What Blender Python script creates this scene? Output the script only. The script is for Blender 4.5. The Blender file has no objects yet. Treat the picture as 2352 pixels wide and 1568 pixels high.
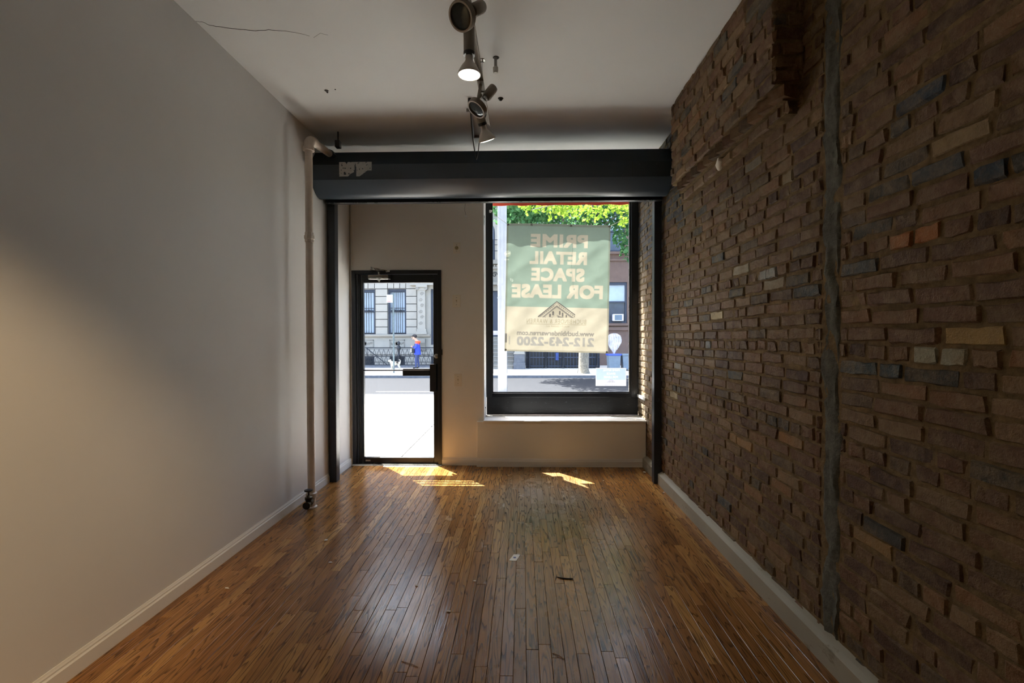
import bpy, bmesh, math, random
import numpy as np
from mathutils import Vector, Matrix, noise as mnoise

# ------------------------------------------------------------------ camera, light, exposure
scn = bpy.context.scene
C = scn.collection
scn.view_settings.view_transform = 'Standard'
scn.view_settings.look = 'None'
scn.view_settings.gamma = 1.0
scn.view_settings.use_curve_mapping = False
scn.view_settings.exposure = 0.5
scn.cycles.use_denoising = True
scn.cycles.max_bounces = 9
scn.cycles.diffuse_bounces = 6
scn.cycles.glossy_bounces = 3
scn.cycles.transparent_max_bounces = 12
scn.cycles.use_adaptive_sampling = True
scn.cycles.adaptive_threshold = 0.025
scn.cycles.sample_clamp_indirect = 12.0
scn.cycles.caustics_reflective = False
scn.cycles.caustics_refractive = False

YAW, PITCH, ROLL = (math.radians(a) for a in (-1.3006, -0.7424, -0.1434))
CAM = Vector((0.0, 0.0, 1.45))
FPX = 1045.0                                   # focal length in pixels of a 2352 px wide frame (16 mm)
fw = Vector((math.sin(YAW) * math.cos(PITCH), math.cos(YAW) * math.cos(PITCH), math.sin(PITCH)))
rt0 = Vector((math.cos(YAW), -math.sin(YAW), 0)); up0 = rt0.cross(fw)
rt = math.cos(ROLL) * rt0 + math.sin(ROLL) * up0; up = -math.sin(ROLL) * rt0 + math.cos(ROLL) * up0
cd = bpy.data.cameras.new('camera'); cam = bpy.data.objects.new('camera', cd); C.objects.link(cam)
cd.sensor_width = 36.0; cd.lens = 36.0 * FPX / 2352.0; cd.clip_start = 0.05; cd.clip_end = 300
mw = Matrix((rt, up, -fw)).transposed().to_4x4(); mw.translation = CAM
cam.matrix_world = mw
scn.camera = cam

world = bpy.data.worlds.new('sky'); scn.world = world; world.use_nodes = True
nt = world.node_tree; bg = nt.nodes['Background']
sky = nt.nodes.new('ShaderNodeTexSky'); sky.sky_type = 'NISHITA'; sky.sun_disc = False
SUN = Vector((0.88, -1.0, -2.5)).normalized()  # direction the sunlight travels
sky.sun_elevation = math.asin(-SUN.z); sky.sun_rotation = math.atan2(-SUN.x, -SUN.y)
sky.air_density = 1.0; sky.dust_density = 4.0; sky.ozone_density = 1.0
nt.links.new(sky.outputs[0], bg.inputs[0]); bg.inputs[1].default_value = 0.95
sl = bpy.data.lights.new('sun', 'SUN'); sl.energy = 28.0; sl.angle = math.radians(0.22); sl.color = (1.0, 0.975, 0.94)
so = bpy.data.objects.new('sun', sl); C.objects.link(so)
so.rotation_euler = SUN.to_track_quat('-Z', 'Y').to_euler(); so.location = (-6, 14, 20)

rnd = random.Random(7)

# ------------------------------------------------------------------ helpers
def lin(r, g, b):
    f = lambda c: (c / 255 / 12.92) if c <= 10 else ((c / 255 + 0.055) / 1.055) ** 2.4
    return (f(r), f(g), f(b))

def tag(o, label=None, cat=None, group=None, kind=None):
    if label: o['label'] = label
    if cat: o['category'] = cat
    if group: o['group'] = group
    if kind: o['kind'] = kind
    return o

def empty(name, loc, **k):
    o = bpy.data.objects.new(name, None); C.objects.link(o); o.location = loc
    o.empty_display_size = 0.1
    return tag(o, **k)

def adopt(o, parent):
    if parent is None: return o
    o.parent = parent
    if parent.type == 'EMPTY':
        o.location = Vector(o.location) - Vector(parent.location)
    return o

class MB:
    def __init__(s): s.v = []; s.f = []; s.m = []; s.mi = 0
    def add(s, vs, fs):
        b = len(s.v); s.v += [tuple(p) for p in vs]
        for q in fs: s.f.append(tuple(i + b for i in q)); s.m.append(s.mi)
        return s
    def box(s, x0, x1, y0, y1, z0, z1):
        return s.add([(x0, y0, z0), (x1, y0, z0), (x1, y1, z0), (x0, y1, z0), (x0, y0, z1), (x1, y0, z1), (x1, y1, z1), (x0, y1, z1)],
                     [(0, 3, 2, 1), (4, 5, 6, 7), (0, 1, 5, 4), (1, 2, 6, 5), (2, 3, 7, 6), (3, 0, 4, 7)])
    def obox(s, c, ax, ay, az):       # oriented box: centre and three half-axis vectors
        c, ax, ay, az = map(Vector, (c, ax, ay, az)); vs = []
        for k in (-1, 1):
            for (i, j) in ((-1, -1), (1, -1), (1, 1), (-1, 1)): vs.append(c + ax * i + ay * j + az * k)
        return s.add(vs, [(0, 3, 2, 1), (4, 5, 6, 7), (0, 1, 5, 4), (1, 2, 6, 5), (2, 3, 7, 6), (3, 0, 4, 7)])
    def frame(s, d):
        d = Vector(d).normalized(); a = Vector((0, 0, 1)) if abs(d.z) < 0.9 else Vector((1, 0, 0))
        u = d.cross(a).normalized(); return u, d.cross(u).normalized(), d
    def lathe(s, prof, o, axis, n=16, cap=True):   # prof = [(radius, distance along axis)]
        o = Vector(o); u, w, d = s.frame(axis); vs = []; fs = []
        for r, t in prof:
            for k in range(n):
                a = 2 * math.pi * k / n; vs.append(o + d * t + (u * math.cos(a) + w * math.sin(a)) * r)
        for i in range(len(prof) - 1):
            for k in range(n):
                k2 = (k + 1) % n; fs.append((i * n + k, i * n + k2, (i + 1) * n + k2, (i + 1) * n + k))
        if cap:
            fs.append(tuple(range(n))[::-1]); fs.append(tuple((len(prof) - 1) * n + k for k in range(n)))
        return s.add(vs, fs)
    def cyl(s, p, q, r0, r1=None, n=12, cap=True):
        p, q = Vector(p), Vector(q); L = (q - p).length
        return s.lathe([(r0, 0), (r1 if r1 is not None else r0, L)], p, q - p, n, cap)
    def tube(s, pts, r, n=8):
        pts = [Vector(p) for p in pts]; rs = r if isinstance(r, (list, tuple)) else [r] * len(pts)
        vs = []; fs = []; u = None
        for i, p in enumerate(pts):
            d = (pts[min(i + 1, len(pts) - 1)] - pts[max(i - 1, 0)]).normalized()
            if u is None: u, w, _ = s.frame(d)
            else:
                u = (u - d * u.dot(d)).normalized(); w = d.cross(u)
            for k in range(n):
                a = 2 * math.pi * k / n; vs.append(p + (u * math.cos(a) + w * math.sin(a)) * rs[i])
        for i in range(len(pts) - 1):
            for k in range(n):
                k2 = (k + 1) % n; fs.append((i * n + k, i * n + k2, (i + 1) * n + k2, (i + 1) * n + k))
        fs.append(tuple(range(n))[::-1]); fs.append(tuple((len(pts) - 1) * n + k for k in range(n)))
        return s.add(vs, fs)
    def prism(s, poly, axis, a0, a1):   # poly in the two other axes, order (next, next-next)
        n = len(poly); vs = []
        for a in (a0, a1):
            for (p, q) in poly:
                vs.append({'x': (a, p, q), 'y': (p, a, q), 'z': (p, q, a)}[axis])
        fs = [(i, (i + 1) % n, n + (i + 1) % n, n + i) for i in range(n)]
        fs += [tuple(range(n))[::-1], tuple(range(n, 2 * n))]
        return s.add(vs, fs)
    def sphere(s, c, r, nu=12, nv=8):
        c = Vector(c); r = (r, r, r) if not isinstance(r, (tuple, list)) else r
        vs = [c + Vector((0, 0, -r[2]))]; fs = []
        for i in range(1, nv):
            t = math.pi * i / nv
            for k in range(nu):
                a = 2 * math.pi * k / nu
                vs.append(c + Vector((r[0] * math.sin(t) * math.cos(a), r[1] * math.sin(t) * math.sin(a), -r[2] * math.cos(t))))
        vs.append(c + Vector((0, 0, r[2]))); L = len(vs) - 1
        for k in range(nu): fs.append((0, 1 + (k + 1) % nu, 1 + k))
        for i in range(nv - 2):
            for k in range(nu):
                a = 1 + i * nu + k; b = 1 + i * nu + (k + 1) % nu; fs.append((a, b, b + nu, a + nu))
        for k in range(nu): fs.append((L, L - nu + k, L - nu + (k + 1) % nu))
        return s.add(vs, fs)
    def build(s, name, mat, parent=None, bevel=0, seg=2, smooth=None, recalc=True):
        me = bpy.data.meshes.new(name); me.from_pydata(s.v, [], s.f)
        for m in (mat if isinstance(mat, (list, tuple)) else [mat]): me.materials.append(m)
        if s.mi or any(s.m): me.polygons.foreach_set('material_index', s.m)
        if recalc:
            bm = bmesh.new(); bm.from_mesh(me); bmesh.ops.recalc_face_normals(bm, faces=bm.faces); bm.to_mesh(me); bm.free()
        if smooth:
            me.shade_smooth(); me.set_sharp_from_angle(angle=math.radians(smooth))
        o = bpy.data.objects.new(name, me); C.objects.link(o)
        if bevel:
            b = o.modifiers.new('bevel', 'BEVEL'); b.width = bevel; b.segments = seg; b.limit_method = 'ANGLE'
        return adopt(o, parent)

def cells(x0, x1, z0, z1, holes):
    xs = sorted({x0, x1, *[h[0] for h in holes], *[h[1] for h in holes]}); zs = sorted({z0, z1, *[h[2] for h in holes], *[h[3] for h in holes]})
    xs = [x for x in xs if x0 <= x <= x1]; zs = [z for z in zs if z0 <= z <= z1]
    for i in range(len(xs) - 1):
        run = None
        for j in range(len(zs) - 1):
            cx, cz = (xs[i] + xs[i + 1]) / 2, (zs[j] + zs[j + 1]) / 2
            solid = not any(h[0] < cx < h[1] and h[2] < cz < h[3] for h in holes)
            if solid: run = (run[0], zs[j + 1]) if run else (zs[j], zs[j + 1])
            if (not solid or j == len(zs) - 2) and run:
                yield xs[i], xs[i + 1], run[0], run[1]; run = None

# ------------------------------------------------------------------ materials
class N:
    def __init__(s, name):
        s.mat = bpy.data.materials.new(name); s.mat.use_nodes = True; s.t = s.mat.node_tree
        s.b = s.t.nodes['Principled BSDF']; s.out = s.t.nodes['Material Output']
    def n(s, kind, **k):
        x = s.t.nodes.new('ShaderNode' + kind)
        for a, v in k.items(): setattr(x, a, v)
        return x
    def l(s, a, b): s.t.links.new(a, b)
    def val(s, sock, v):
        if isinstance(v, (int, float)): sock.default_value = v
        elif isinstance(v, tuple): sock.default_value = (*v, 1) if len(v) == 3 and sock.type == 'RGBA' else v
        else: s.l(v, sock)
    def math(s, op, a, b=0.0, c=None, clamp=False):
        x = s.n('Math', operation=op); x.use_clamp = clamp; s.val(x.inputs[0], a); s.val(x.inputs[1], b)
        if c is not None: s.val(x.inputs[2], c)
        return x.outputs[0]
    def noise(s, vec, scale, detail=3, rough=0.5, out='Fac'):
        x = s.n('TexNoise'); s.val(x.inputs['Scale'], scale); x.inputs['Detail'].default_value = detail; x.inputs['Roughness'].default_value = rough
        if vec is not None: s.l(vec, x.inputs['Vector'])
        return x.outputs[out]
    def mix(s, f, a, b, mode='MIX'):
        x = s.n('Mix', data_type='RGBA', blend_type=mode); s.val(x.inputs[0], f); s.val(x.inputs[6], a); s.val(x.inputs[7], b); return x.outputs[2]
    def ramp(s, f, stops):
        x = s.n('ValToRGB'); e = x.color_ramp.elements
        while len(e) < len(stops): e.new(0.5)
        for el, (p, c) in zip(e, stops): el.position = p; el.color = (*c, 1) if isinstance(c, tuple) else (c, c, c, 1)
        s.val(x.inputs[0], f); return x.outputs[0]
    def pos(s): return s.n('NewGeometry').outputs['Position']
    def vec(s, x, y, z):
        c = s.n('CombineXYZ'); s.val(c.inputs[0], x); s.val(c.inputs[1], y); s.val(c.inputs[2], z); return c.outputs[0]
    def sep(s, v):
        c = s.n('SeparateXYZ'); s.l(v, c.inputs[0]); return c.outputs
    def bump(s, h, strength, dist=0.01, nrm=None):
        x = s.n('Bump'); x.inputs['Strength'].default_value = strength; x.inputs['Distance'].default_value = dist; s.l(h, x.inputs['Height'])
        if nrm is not None: s.l(nrm, x.inputs['Normal'])
        return x.outputs[0]

def mat(name, col, rough=0.5, metal=0.0, var=0.12, scale=6.0, bump=0.0, bscale=60.0, spec=0.5, emit=0.0):
    k = N(name); p = k.pos()
    nz = k.noise(p, scale, 5, 0.6)
    a = tuple(c * (1 - var) for c in col); b = tuple(min(1, c * (1 + var)) for c in col)
    k.l(k.ramp(nz, [(0.3, a), (0.7, b)]), k.b.inputs['Base Color'])
    rr = k.math('MULTIPLY_ADD', nz, 0.12, rough - 0.06); k.l(rr, k.b.inputs['Roughness'])
    k.b.inputs['Metallic'].default_value = metal; k.b.inputs['Specular IOR Level'].default_value = spec
    if bump: k.l(k.bump(k.noise(p, bscale, 4), bump, 0.01), k.b.inputs['Normal'])
    if emit: k.b.inputs['Emission Color'].default_value = (*col, 1); k.b.inputs['Emission Strength'].default_value = emit
    return k.mat

def scuffed(name, base, scuff, thresh=0.62, rough=0.35, scale=9.0, stretch=(1, 1, 1), amount=0.8):
    k = N(name); p = k.pos(); x, y, z = k.sep(p)
    v = k.vec(k.math('MULTIPLY', x, stretch[0]), k.math('MULTIPLY', y, stretch[1]), k.math('MULTIPLY', z, stretch[2]))
    a = k.noise(v, scale, 8, 0.72); m = k.ramp(a, [(thresh, 0.0), (thresh + 0.05, amount)])
    b2 = k.noise(p, 2.5, 3)
    col = k.mix(m, k.mix(b2, tuple(c * .75 for c in base), tuple(c * 1.25 for c in base)), scuff)
    k.l(col, k.b.inputs['Base Color']); k.l(k.math('MULTIPLY_ADD', m, 0.35, rough), k.b.inputs['Roughness'])
    k.l(k.bump(a, 0.08, 0.004), k.b.inputs['Normal'])
    return k.mat

def paint(name, col, bump=0.06, dirt=0.0):
    k = N(name); p = k.pos()
    a = k.noise(p, 1.3, 4, 0.6); b = k.noise(p, 180, 2)
    c = k.ramp(a, [(0.25, tuple(x * 0.955 for x in col)), (0.75, tuple(min(1, x * 1.03) for x in col))])
    if dirt:
        d = k.ramp(k.noise(p, 14, 9, 0.75), [(0.60, 0.0), (0.75, dirt)]); c = k.mix(d, c, tuple(x * 0.55 for x in col))
    k.l(c, k.b.inputs['Base Color']); k.b.inputs['Roughness'].default_value = 0.62
    n1 = k.bump(b, bump, 0.002); k.l(k.bump(k.noise(p, 7, 3), 0.10, 0.006, n1), k.b.inputs['Normal'])
    return k.mat

def glass(name, tint=(0.97, 0.985, 0.98)):
    k = N(name); t = k.n('BsdfTransparent'); t.inputs[0].default_value = (*tint, 1)
    g = k.n('BsdfGlossy'); g.inputs['Roughness'].default_value = 0.02
    lw = k.n('LayerWeight'); lw.inputs['Blend'].default_value = 0.5      # same from both faces of the pane
    f = k.math('MULTIPLY_ADD', k.math('POWER', lw.outputs['Facing'], 4.0), 0.5, 0.012)
    sm = k.ramp(k.noise(k.pos(), 3.0, 6, 0.7), [(0.55, 0.0), (0.95, 0.02)])
    m = k.n('MixShader'); k.l(k.math('ADD', f, sm), m.inputs[0]); k.l(t.outputs[0], m.inputs[1]); k.l(g.outputs[0], m.inputs[2])
    k.l(m.outputs[0], k.out.inputs[0]); return k.mat

def brick_mat():
    k = N('brick'); p = k.pos()
    at = k.n('Attribute', attribute_name='bc')
    n1 = k.noise(p, 34, 6, 0.7); n2 = k.noise(p, 9, 4, 0.6); n3 = k.noise(p, 150, 3, 0.6)
    c = k.mix(1.0, at.outputs['Color'], k.ramp(n1, [(0.25, (0.62, 0.6, 0.56)), (0.6, (1.0, 0.98, 0.95)), (0.85, (1.25, 1.2, 1.1))]), 'MULTIPLY')
    dust = k.ramp(k.math('ADD', k.math('MULTIPLY', n2, 0.6), k.math('MULTIPLY', n1, 0.4)), [(0.44, 0.0), (0.62, 0.72)])
    c = k.mix(dust, c, lin(124, 104, 74))
    pit = k.ramp(n3, [(0.26, 1.0), (0.34, 0.0)]); c = k.mix(k.math('MULTIPLY', pit, 0.6), c, lin(30, 22, 16))
    k.l(c, k.b.inputs['Base Color']); k.b.inputs['Roughness'].default_value = 0.66; k.b.inputs['Specular IOR Level'].default_value = 0.35
    h = k.math('ADD', k.math('MULTIPLY', n1, 1.0), k.math('MULTIPLY', n3, 0.35))
    k.l(k.bump(h, 0.9, 0.010), k.b.inputs['Normal']); return k.mat

def mortar_mat(name, a, b):
    k = N(name); p = k.pos()
    n1 = k.noise(p, 26, 8, 0.72); n2 = k.noise(p, 5, 4)
    c = k.mix(n2, a, b); c = k.mix(1.0, c, k.ramp(n1, [(0.3, 0.5), (0.7, 1.2)]), 'MULTIPLY')
    k.l(c, k.b.inputs['Base Color']); k.b.inputs['Roughness'].default_value = 0.9; k.b.inputs['Specular IOR Level'].default_value = 0.2
    k.l(k.bump(n1, 1.0, 0.012), k.b.inputs['Normal']); return k.mat

def oak_mat():
    k = N('oak_floor'); x, y, z = k.sep(k.pos())
    r = k.n('Attribute', attribute_name='rnd').outputs['Fac']
    r2 = k.math('FRACT', k.math('MULTIPLY', r, 17.31)); r3 = k.math('FRACT', k.math('MULTIPLY', r, 57.7))
    big = k.noise(k.vec(k.math('MULTIPLY_ADD', x, 15.0, k.math('MULTIPLY', r, 60.0)), k.math('MULTIPLY_ADD', y, 1.15, k.math('MULTIPLY', r2, 40.0)), k.math('MULTIPLY', r3, 30.0)), 1.0, 2, 0.5)
    ring = k.math('FRACT', k.math('MULTIPLY', big, k.math('MULTIPLY_ADD', r3, 9.0, 9.0)))
    line = k.ramp(ring, [(0.0, 1.0), (0.10, 0.75), (0.34, 0.0), (0.96, 0.0), (1.0, 1.0)])
    pore = k.noise(k.vec(k.math('MULTIPLY', x, 260.0), k.math('MULTIPLY', y, 9.0), r), 1.0, 3, 0.6)
    porem = k.ramp(pore, [(0.30, 1.0), (0.48, 0.0)])
    base = k.ramp(r2, [(0.0, lin(128, 86, 44)), (0.35, lin(150, 103, 54)), (0.7, lin(163, 116, 64)), (1.0, lin(184, 138, 80))])
    c = k.mix(k.math('MULTIPLY', line, 0.80), base, lin(58, 35, 17))
    c = k.mix(k.math('MULTIPLY', porem, 0.38), c, lin(54, 34, 18))
    # traffic wear: grey, dirty patches down the middle and by the window
    w1 = k.noise(k.vec(k.math('MULTIPLY', x, 1.5), k.math('MULTIPLY_ADD', y, 0.62, k.math('MULTIPLY', r2, 0.5)), 0.3), 1.0, 5, 0.6)
    cx = k.math('SUBTRACT', 1.0, k.math('MULTIPLY', k.math('ABSOLUTE', k.math('SUBTRACT', x, 0.10)), 0.72), clamp=True)
    w = k.ramp(k.math('MULTIPLY', w1, cx), [(0.24, 0.0), (0.44, 1.0)])
    wm = k.math('MULTIPLY', w, k.math('MULTIPLY_ADD', r3, 0.55, 0.20))
    c = k.mix(wm, c, k.mix(line, lin(150, 119, 78), lin(48, 39, 27)))
    gx = k.math('SUBTRACT', 1.0, k.math('MULTIPLY', k.math('ABSOLUTE', k.math('SUBTRACT', x, 0.15)), 1.15), clamp=True)
    gy = k.math('SUBTRACT', 1.0, k.math('MULTIPLY', k.math('ABSOLUTE', k.math('SUBTRACT', y, 4.0)), 0.85), clamp=True)
    gn = k.noise(k.vec(k.math('MULTIPLY', x, 9.0), k.math('MULTIPLY', y, 2.0), r3), 1.0, 5, 0.65)
    g = k.math('MULTIPLY', k.ramp(k.math('MULTIPLY', k.math('MULTIPLY', gx, gy), gn), [(0.10, 0.0), (0.30, 1.0)]), 0.8)
    c = k.mix(g, c, k.mix(line, lin(128, 118, 100), lin(50, 47, 42)))
    st = k.ramp(k.noise(k.vec(x, y, 4.2), 3.1, 7, 0.7), [(0.70, 0.0), (0.78, 0.40)]); c = k.mix(st, c, lin(46, 34, 22))
    k.l(c, k.b.inputs['Base Color'])
    fine = k.noise(k.vec(k.math('MULTIPLY', x, 6.0), k.math('MULTIPLY', y, 4.0), 1.0), 1.0, 6, 0.65)
    ro = k.math('ADD', k.math('MULTIPLY_ADD', fine, 0.24, 0.08), k.math('MULTIPLY', wm, 0.14)); k.l(ro, k.b.inputs['Roughness'])
    k.b.inputs['Specular IOR Level'].default_value = 0.4
    n1 = k.bump(k.noise(k.vec(k.math('MULTIPLY', x, 30.0), k.math('MULTIPLY', y, 3.5), k.math('MULTIPLY', r, 9.0)), 1.0, 3), 0.16, 0.006)
    k.l(k.bump(k.math('ADD', line, porem), 0.10, -0.0012, n1), k.b.inputs['Normal']); return k.mat

def printed(name, trans=0.6, wr=0.25):
    k = N(name); at = k.n('Attribute', attribute_name='ink'); p = k.pos()
    weave = k.noise(p, 420, 2); crease = k.noise(p, 6.0, 6, 0.65)
    col = k.mix(1.0, at.outputs['Color'], k.ramp(crease, [(0.3, 0.93), (0.7, 1.04)]), 'MULTIPLY')
    nrm = k.bump(crease, wr, 0.02, k.bump(weave, 0.05, 0.001))
    d = k.n('BsdfDiffuse'); t = k.n('BsdfTranslucent'); m = k.n('MixShader'); m.inputs[0].default_value = trans
    for q in (d, t): k.l(col, q.inputs['Color']); k.l(nrm, q.inputs['Normal'])
    k.l(d.outputs[0], m.inputs[1]); k.l(t.outputs[0], m.inputs[2]); k.l(m.outputs[0], k.out.inputs[0]); return k.mat

def leaf_mat(name, a, b):
    k = N(name); r = k.n('NewGeometry').outputs['Random Per Island']
    col = k.mix(r, a, b); d = k.n('BsdfDiffuse'); t = k.n('BsdfTranslucent'); m = k.n('MixShader'); m.inputs[0].default_value = 0.45
    k.l(col, d.inputs[0]); k.l(col, t.inputs[0]); k.l(d.outputs[0], m.inputs[1]); k.l(t.outputs[0], m.inputs[2]); k.l(m.outputs[0], k.out.inputs[0]); return k.mat

M = {}
M['wall'] = paint('wall_paint', lin(206, 205, 203))
M['wall_cream'] = paint('cream_wall_paint', lin(228, 223, 212), dirt=0.12)
M['trimw'] = paint('white_trim_paint', lin(214, 211, 204), dirt=0.25)
M['sillw'] = paint('sill_paint', lin(232, 231, 228), dirt=0.15)
M['ceil'] = paint('ceiling_paint', lin(221, 223, 223), bump=0.1, dirt=0.05)
M['base_r'] = scuffed('grey_baseboard_paint', lin(150, 144, 128), lin(92, 86, 70), 0.60, 0.55, 7.0, (1, 0.5, 1), 0.5)
M['brick'] = brick_mat()
M['mortar'] = mortar_mat('mortar', lin(142, 118, 82), lin(112, 93, 65))
M['cement'] = mortar_mat('cement', lin(118, 116, 104), lin(92, 92, 86))
M['oak'] = oak_mat()
M['dark'] = mat('floor_gap', (0.006, 0.004, 0.003), 0.9)
M['steel'] = scuffed('charcoal_shutter_paint', lin(44, 57, 68), lin(88, 92, 96), 0.70, 0.34, 7.0, (0.4, 1, 3), 0.25)
M['steel_dk'] = mat('dark_steel_groove', lin(22, 25, 32), 0.45)
M['post'] = scuffed('black_post_paint', lin(38, 43, 50), lin(140, 140, 138), 0.71, 0.4, 16.0, (1, 1, 0.35), 0.6)
M['blackal'] = scuffed('black_door_frame', lin(20, 22, 26), lin(84, 80, 74), 0.72, 0.32, 18.0, (1, 1, 0.5), 0.5)
M['blackwin'] = scuffed('black_window_frame', lin(24, 27, 32), lin(110, 112, 114), 0.73, 0.34, 22.0, (0.6, 1, 0.6), 0.5)
M['kick'] = scuffed('scuffed_black_panel', lin(9, 11, 17), lin(104, 110, 120), 0.60, 0.6, 24.0, (0.55, 1, 1.6), 0.45)
M['alu'] = mat('brushed_metal', lin(190, 188, 180), 0.28, 1.0, 0.08)
M['chrome'] = mat('chrome', lin(220, 220, 220), 0.15, 1.0, 0.05)
M['glass'] = glass('clear_glass')
M['pipe'] = mat('cream_pipe_paint', lin(200, 188, 174), 0.45, 0, 0.08, 12, 0.25, 45)
M['brass'] = mat('tarnished_brass', lin(70, 62, 46), 0.42, 0.85, 0.3, 20)
M['blackrub'] = mat('black_enamel', (0.012, 0.012, 0.014), 0.3)
M['plate'] = mat('ivory_plate', lin(226, 216, 196), 0.35, 0, 0.04)
M['ivory_dk'] = mat('old_ivory', lin(168, 148, 104), 0.4)
M['tan'] = mat('taupe_lamp_metal', lin(132, 124, 112), 0.42, 0.0, 0.06)
M['lampw'] = mat('white_bulb_shell', lin(196, 192, 186), 0.35, 0, 0.05)
M['lens'] = mat('dark_lamp_lens', lin(70, 74, 74), 0.12, 0.55, 0.2, 60)
M['cable'] = mat('black_cable', (0.01, 0.01, 0.01), 0.5)
M['rod'] = mat('grey_conduit', lin(150, 148, 142), 0.35, 0.8, 0.06)
M['sticker'] = None
M['white'] = mat('white_paper', lin(232, 230, 224), 0.7, 0, 0.03)
M['chip'] = mat('paint_chip', lin(222, 216, 202), 0.8, 0, 0.08)
M['twig'] = mat('dark_twig', lin(26, 18, 12), 0.8)
M['straw'] = mat('wood_splinter', lin(150, 112, 66), 0.8)
M['blue'] = mat('blue_ink', lin(48, 70, 132), 0.6)
M['concrete'] = mat('sidewalk_concrete', lin(188, 184, 176), 0.85, 0, 0.10, 3.0, 0.3, 80)
M['asphalt'] = mat('asphalt', lin(46, 47, 50), 0.95, 0, 0.10, 4.0, 0.4, 120, spec=0.15)
M['curb'] = mat('curb_granite', lin(104, 106, 112), 0.8, 0, 0.2, 9)
M['lime'] = mat('limestone', lin(160, 155, 146), 0.85, 0, 0.06, 3, 0.15, 40)
M['lime2'] = mat('grey_limestone', lin(138, 134, 127), 0.85, 0, 0.08, 3, 0.15, 40)
M['brown'] = mat('brownstone', lin(112, 92, 84), 0.9, 0, 0.1, 4, 0.2, 50)
M['joint'] = mat('stone_joint', lin(62, 61, 60), 0.95)
M['iron'] = mat('painted_iron', lin(30, 34, 42), 0.5)
M['wframe'] = mat('dark_window_wood', lin(52, 60, 78), 0.5)
M['curtain'] = mat('window_blind', lin(176, 190, 204), 0.6, 0, 0.12, 2.0)
M['darkglass'] = mat('dark_window_glass', lin(56, 66, 84), 0.1, 0, 0.3, 2.0)
M['galv'] = mat('galvanised_pole', lin(146, 147, 150), 0.55, 0.25, 0.1, 5)
M['greenpole'] = mat('weathered_pole', lin(104, 116, 118), 0.5, 0.3, 0.2, 9)
M['red'] = mat('red_awning', lin(178, 64, 40), 0.75, 0, 0.12, 8)
M['redink'] = mat('red_ink', lin(190, 40, 60), 0.6)
M['bark'] = mat('bark', lin(118, 112, 100), 0.95, 0, 0.4, 14, 1.0, 22)
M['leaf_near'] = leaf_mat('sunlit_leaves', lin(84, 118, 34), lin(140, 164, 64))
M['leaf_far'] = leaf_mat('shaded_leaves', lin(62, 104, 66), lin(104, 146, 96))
M['skin'] = mat('skin', lin(214, 170, 146), 0.6, 0, 0.04)
M['hair'] = mat('black_hair', lin(38, 34, 36), 0.6)
M['jblue'] = mat('blue_jacket', lin(48, 72, 196), 0.65, 0, 0.12, 9)
M['jorange'] = mat('orange_yoke', lin(236, 92, 52), 0.65, 0, 0.08, 9)
M['denim'] = mat('blue_jeans', lin(66, 76, 118), 0.85, 0, 0.2, 14)
M['bagblk'] = mat('black_nylon', lin(28, 30, 34), 0.6, 0, 0.3, 30)
M['fur'] = mat('white_fur', lin(206, 198, 180), 0.9, 0, 0.06, 20, 0.4, 60)
M['furdk'] = mat('dark_brown_fur', lin(64, 54, 46), 0.9)
M['bin'] = mat('grey_bin_plastic', lin(104, 120, 136), 0.5)
M['binlid'] = mat('blue_bag', lin(58, 84, 204), 0.35)
M['acw'] = mat('ac_white', lin(226, 224, 230), 0.5)

XL, XR, YF, ZC, YB = -1.93, 1.365, 5.07, 3.315, -5.0
rt_, up_ = rt, up
def proj_size(pts):
    us = []; vs = []
    for p in pts:
        d = Vector(p) - CAM; w = d.dot(fw)
        if w < 0.15: return 0.0
        u = FPX * d.dot(rt) / w; v = FPX * d.dot(up) / w
        us.append(max(-1176, min(1176, u))); vs.append(max(-784, min(784, v)))
    return (max(us) - min(us)) * (max(vs) - min(vs))

# ------------------------------------------------------------------ floor
def point_attr(me, name, val, typ='FLOAT'):
    a = me.attributes.new(name, typ, 'POINT')
    if typ == 'FLOAT': a.data.foreach_set('value', val)
    else: a.data.foreach_set('color', val)

floor = MB().box(XL - 0.1, XR + 0.2, YB - 0.1, 5.45, -0.20, -0.012).build('floor', M['dark'])
tag(floor, 'worn oak strip floor running towards the shop window', kind='structure')
PW = 0.0572
def plank_geo(x0, x1, y0, y1, r):
    g = 0.0005; c = 0.0013; t = r.uniform(-0.00035, 0.00035); t2 = r.uniform(-0.0003, 0.0003); h = r.uniform(-0.0004, 0.0004)
    x0 += g; x1 -= g; y0 += g; y1 -= g
    zz = lambda sx, sy: h + t * sx + t2 * sy
    vs = [(x0 + c, y0 + c, zz(-1, -1)), (x1 - c, y0 + c, zz(1, -1)), (x1 - c, y1 - c, zz(1, 1)), (x0 + c, y1 - c, zz(-1, 1)),
          (x0, y0, -0.0016 + zz(-1, -1)), (x1, y0, -0.0016 + zz(1, -1)), (x1, y1, -0.0016 + zz(1, 1)), (x0, y1, -0.0016 + zz(-1, 1)),
          (x0, y0, -0.012), (x1, y0, -0.012), (x1, y1, -0.012), (x0, y1, -0.012)]
    fs = [(0, 1, 2, 3)]
    for i in range(4):
        j = (i + 1) % 4; fs += [(4 + i, 4 + j, j, i), (8 + i, 8 + j, 4 + j, 4 + i)]
    return vs, fs
planks = []
pr = random.Random(3)
x = XL
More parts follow.
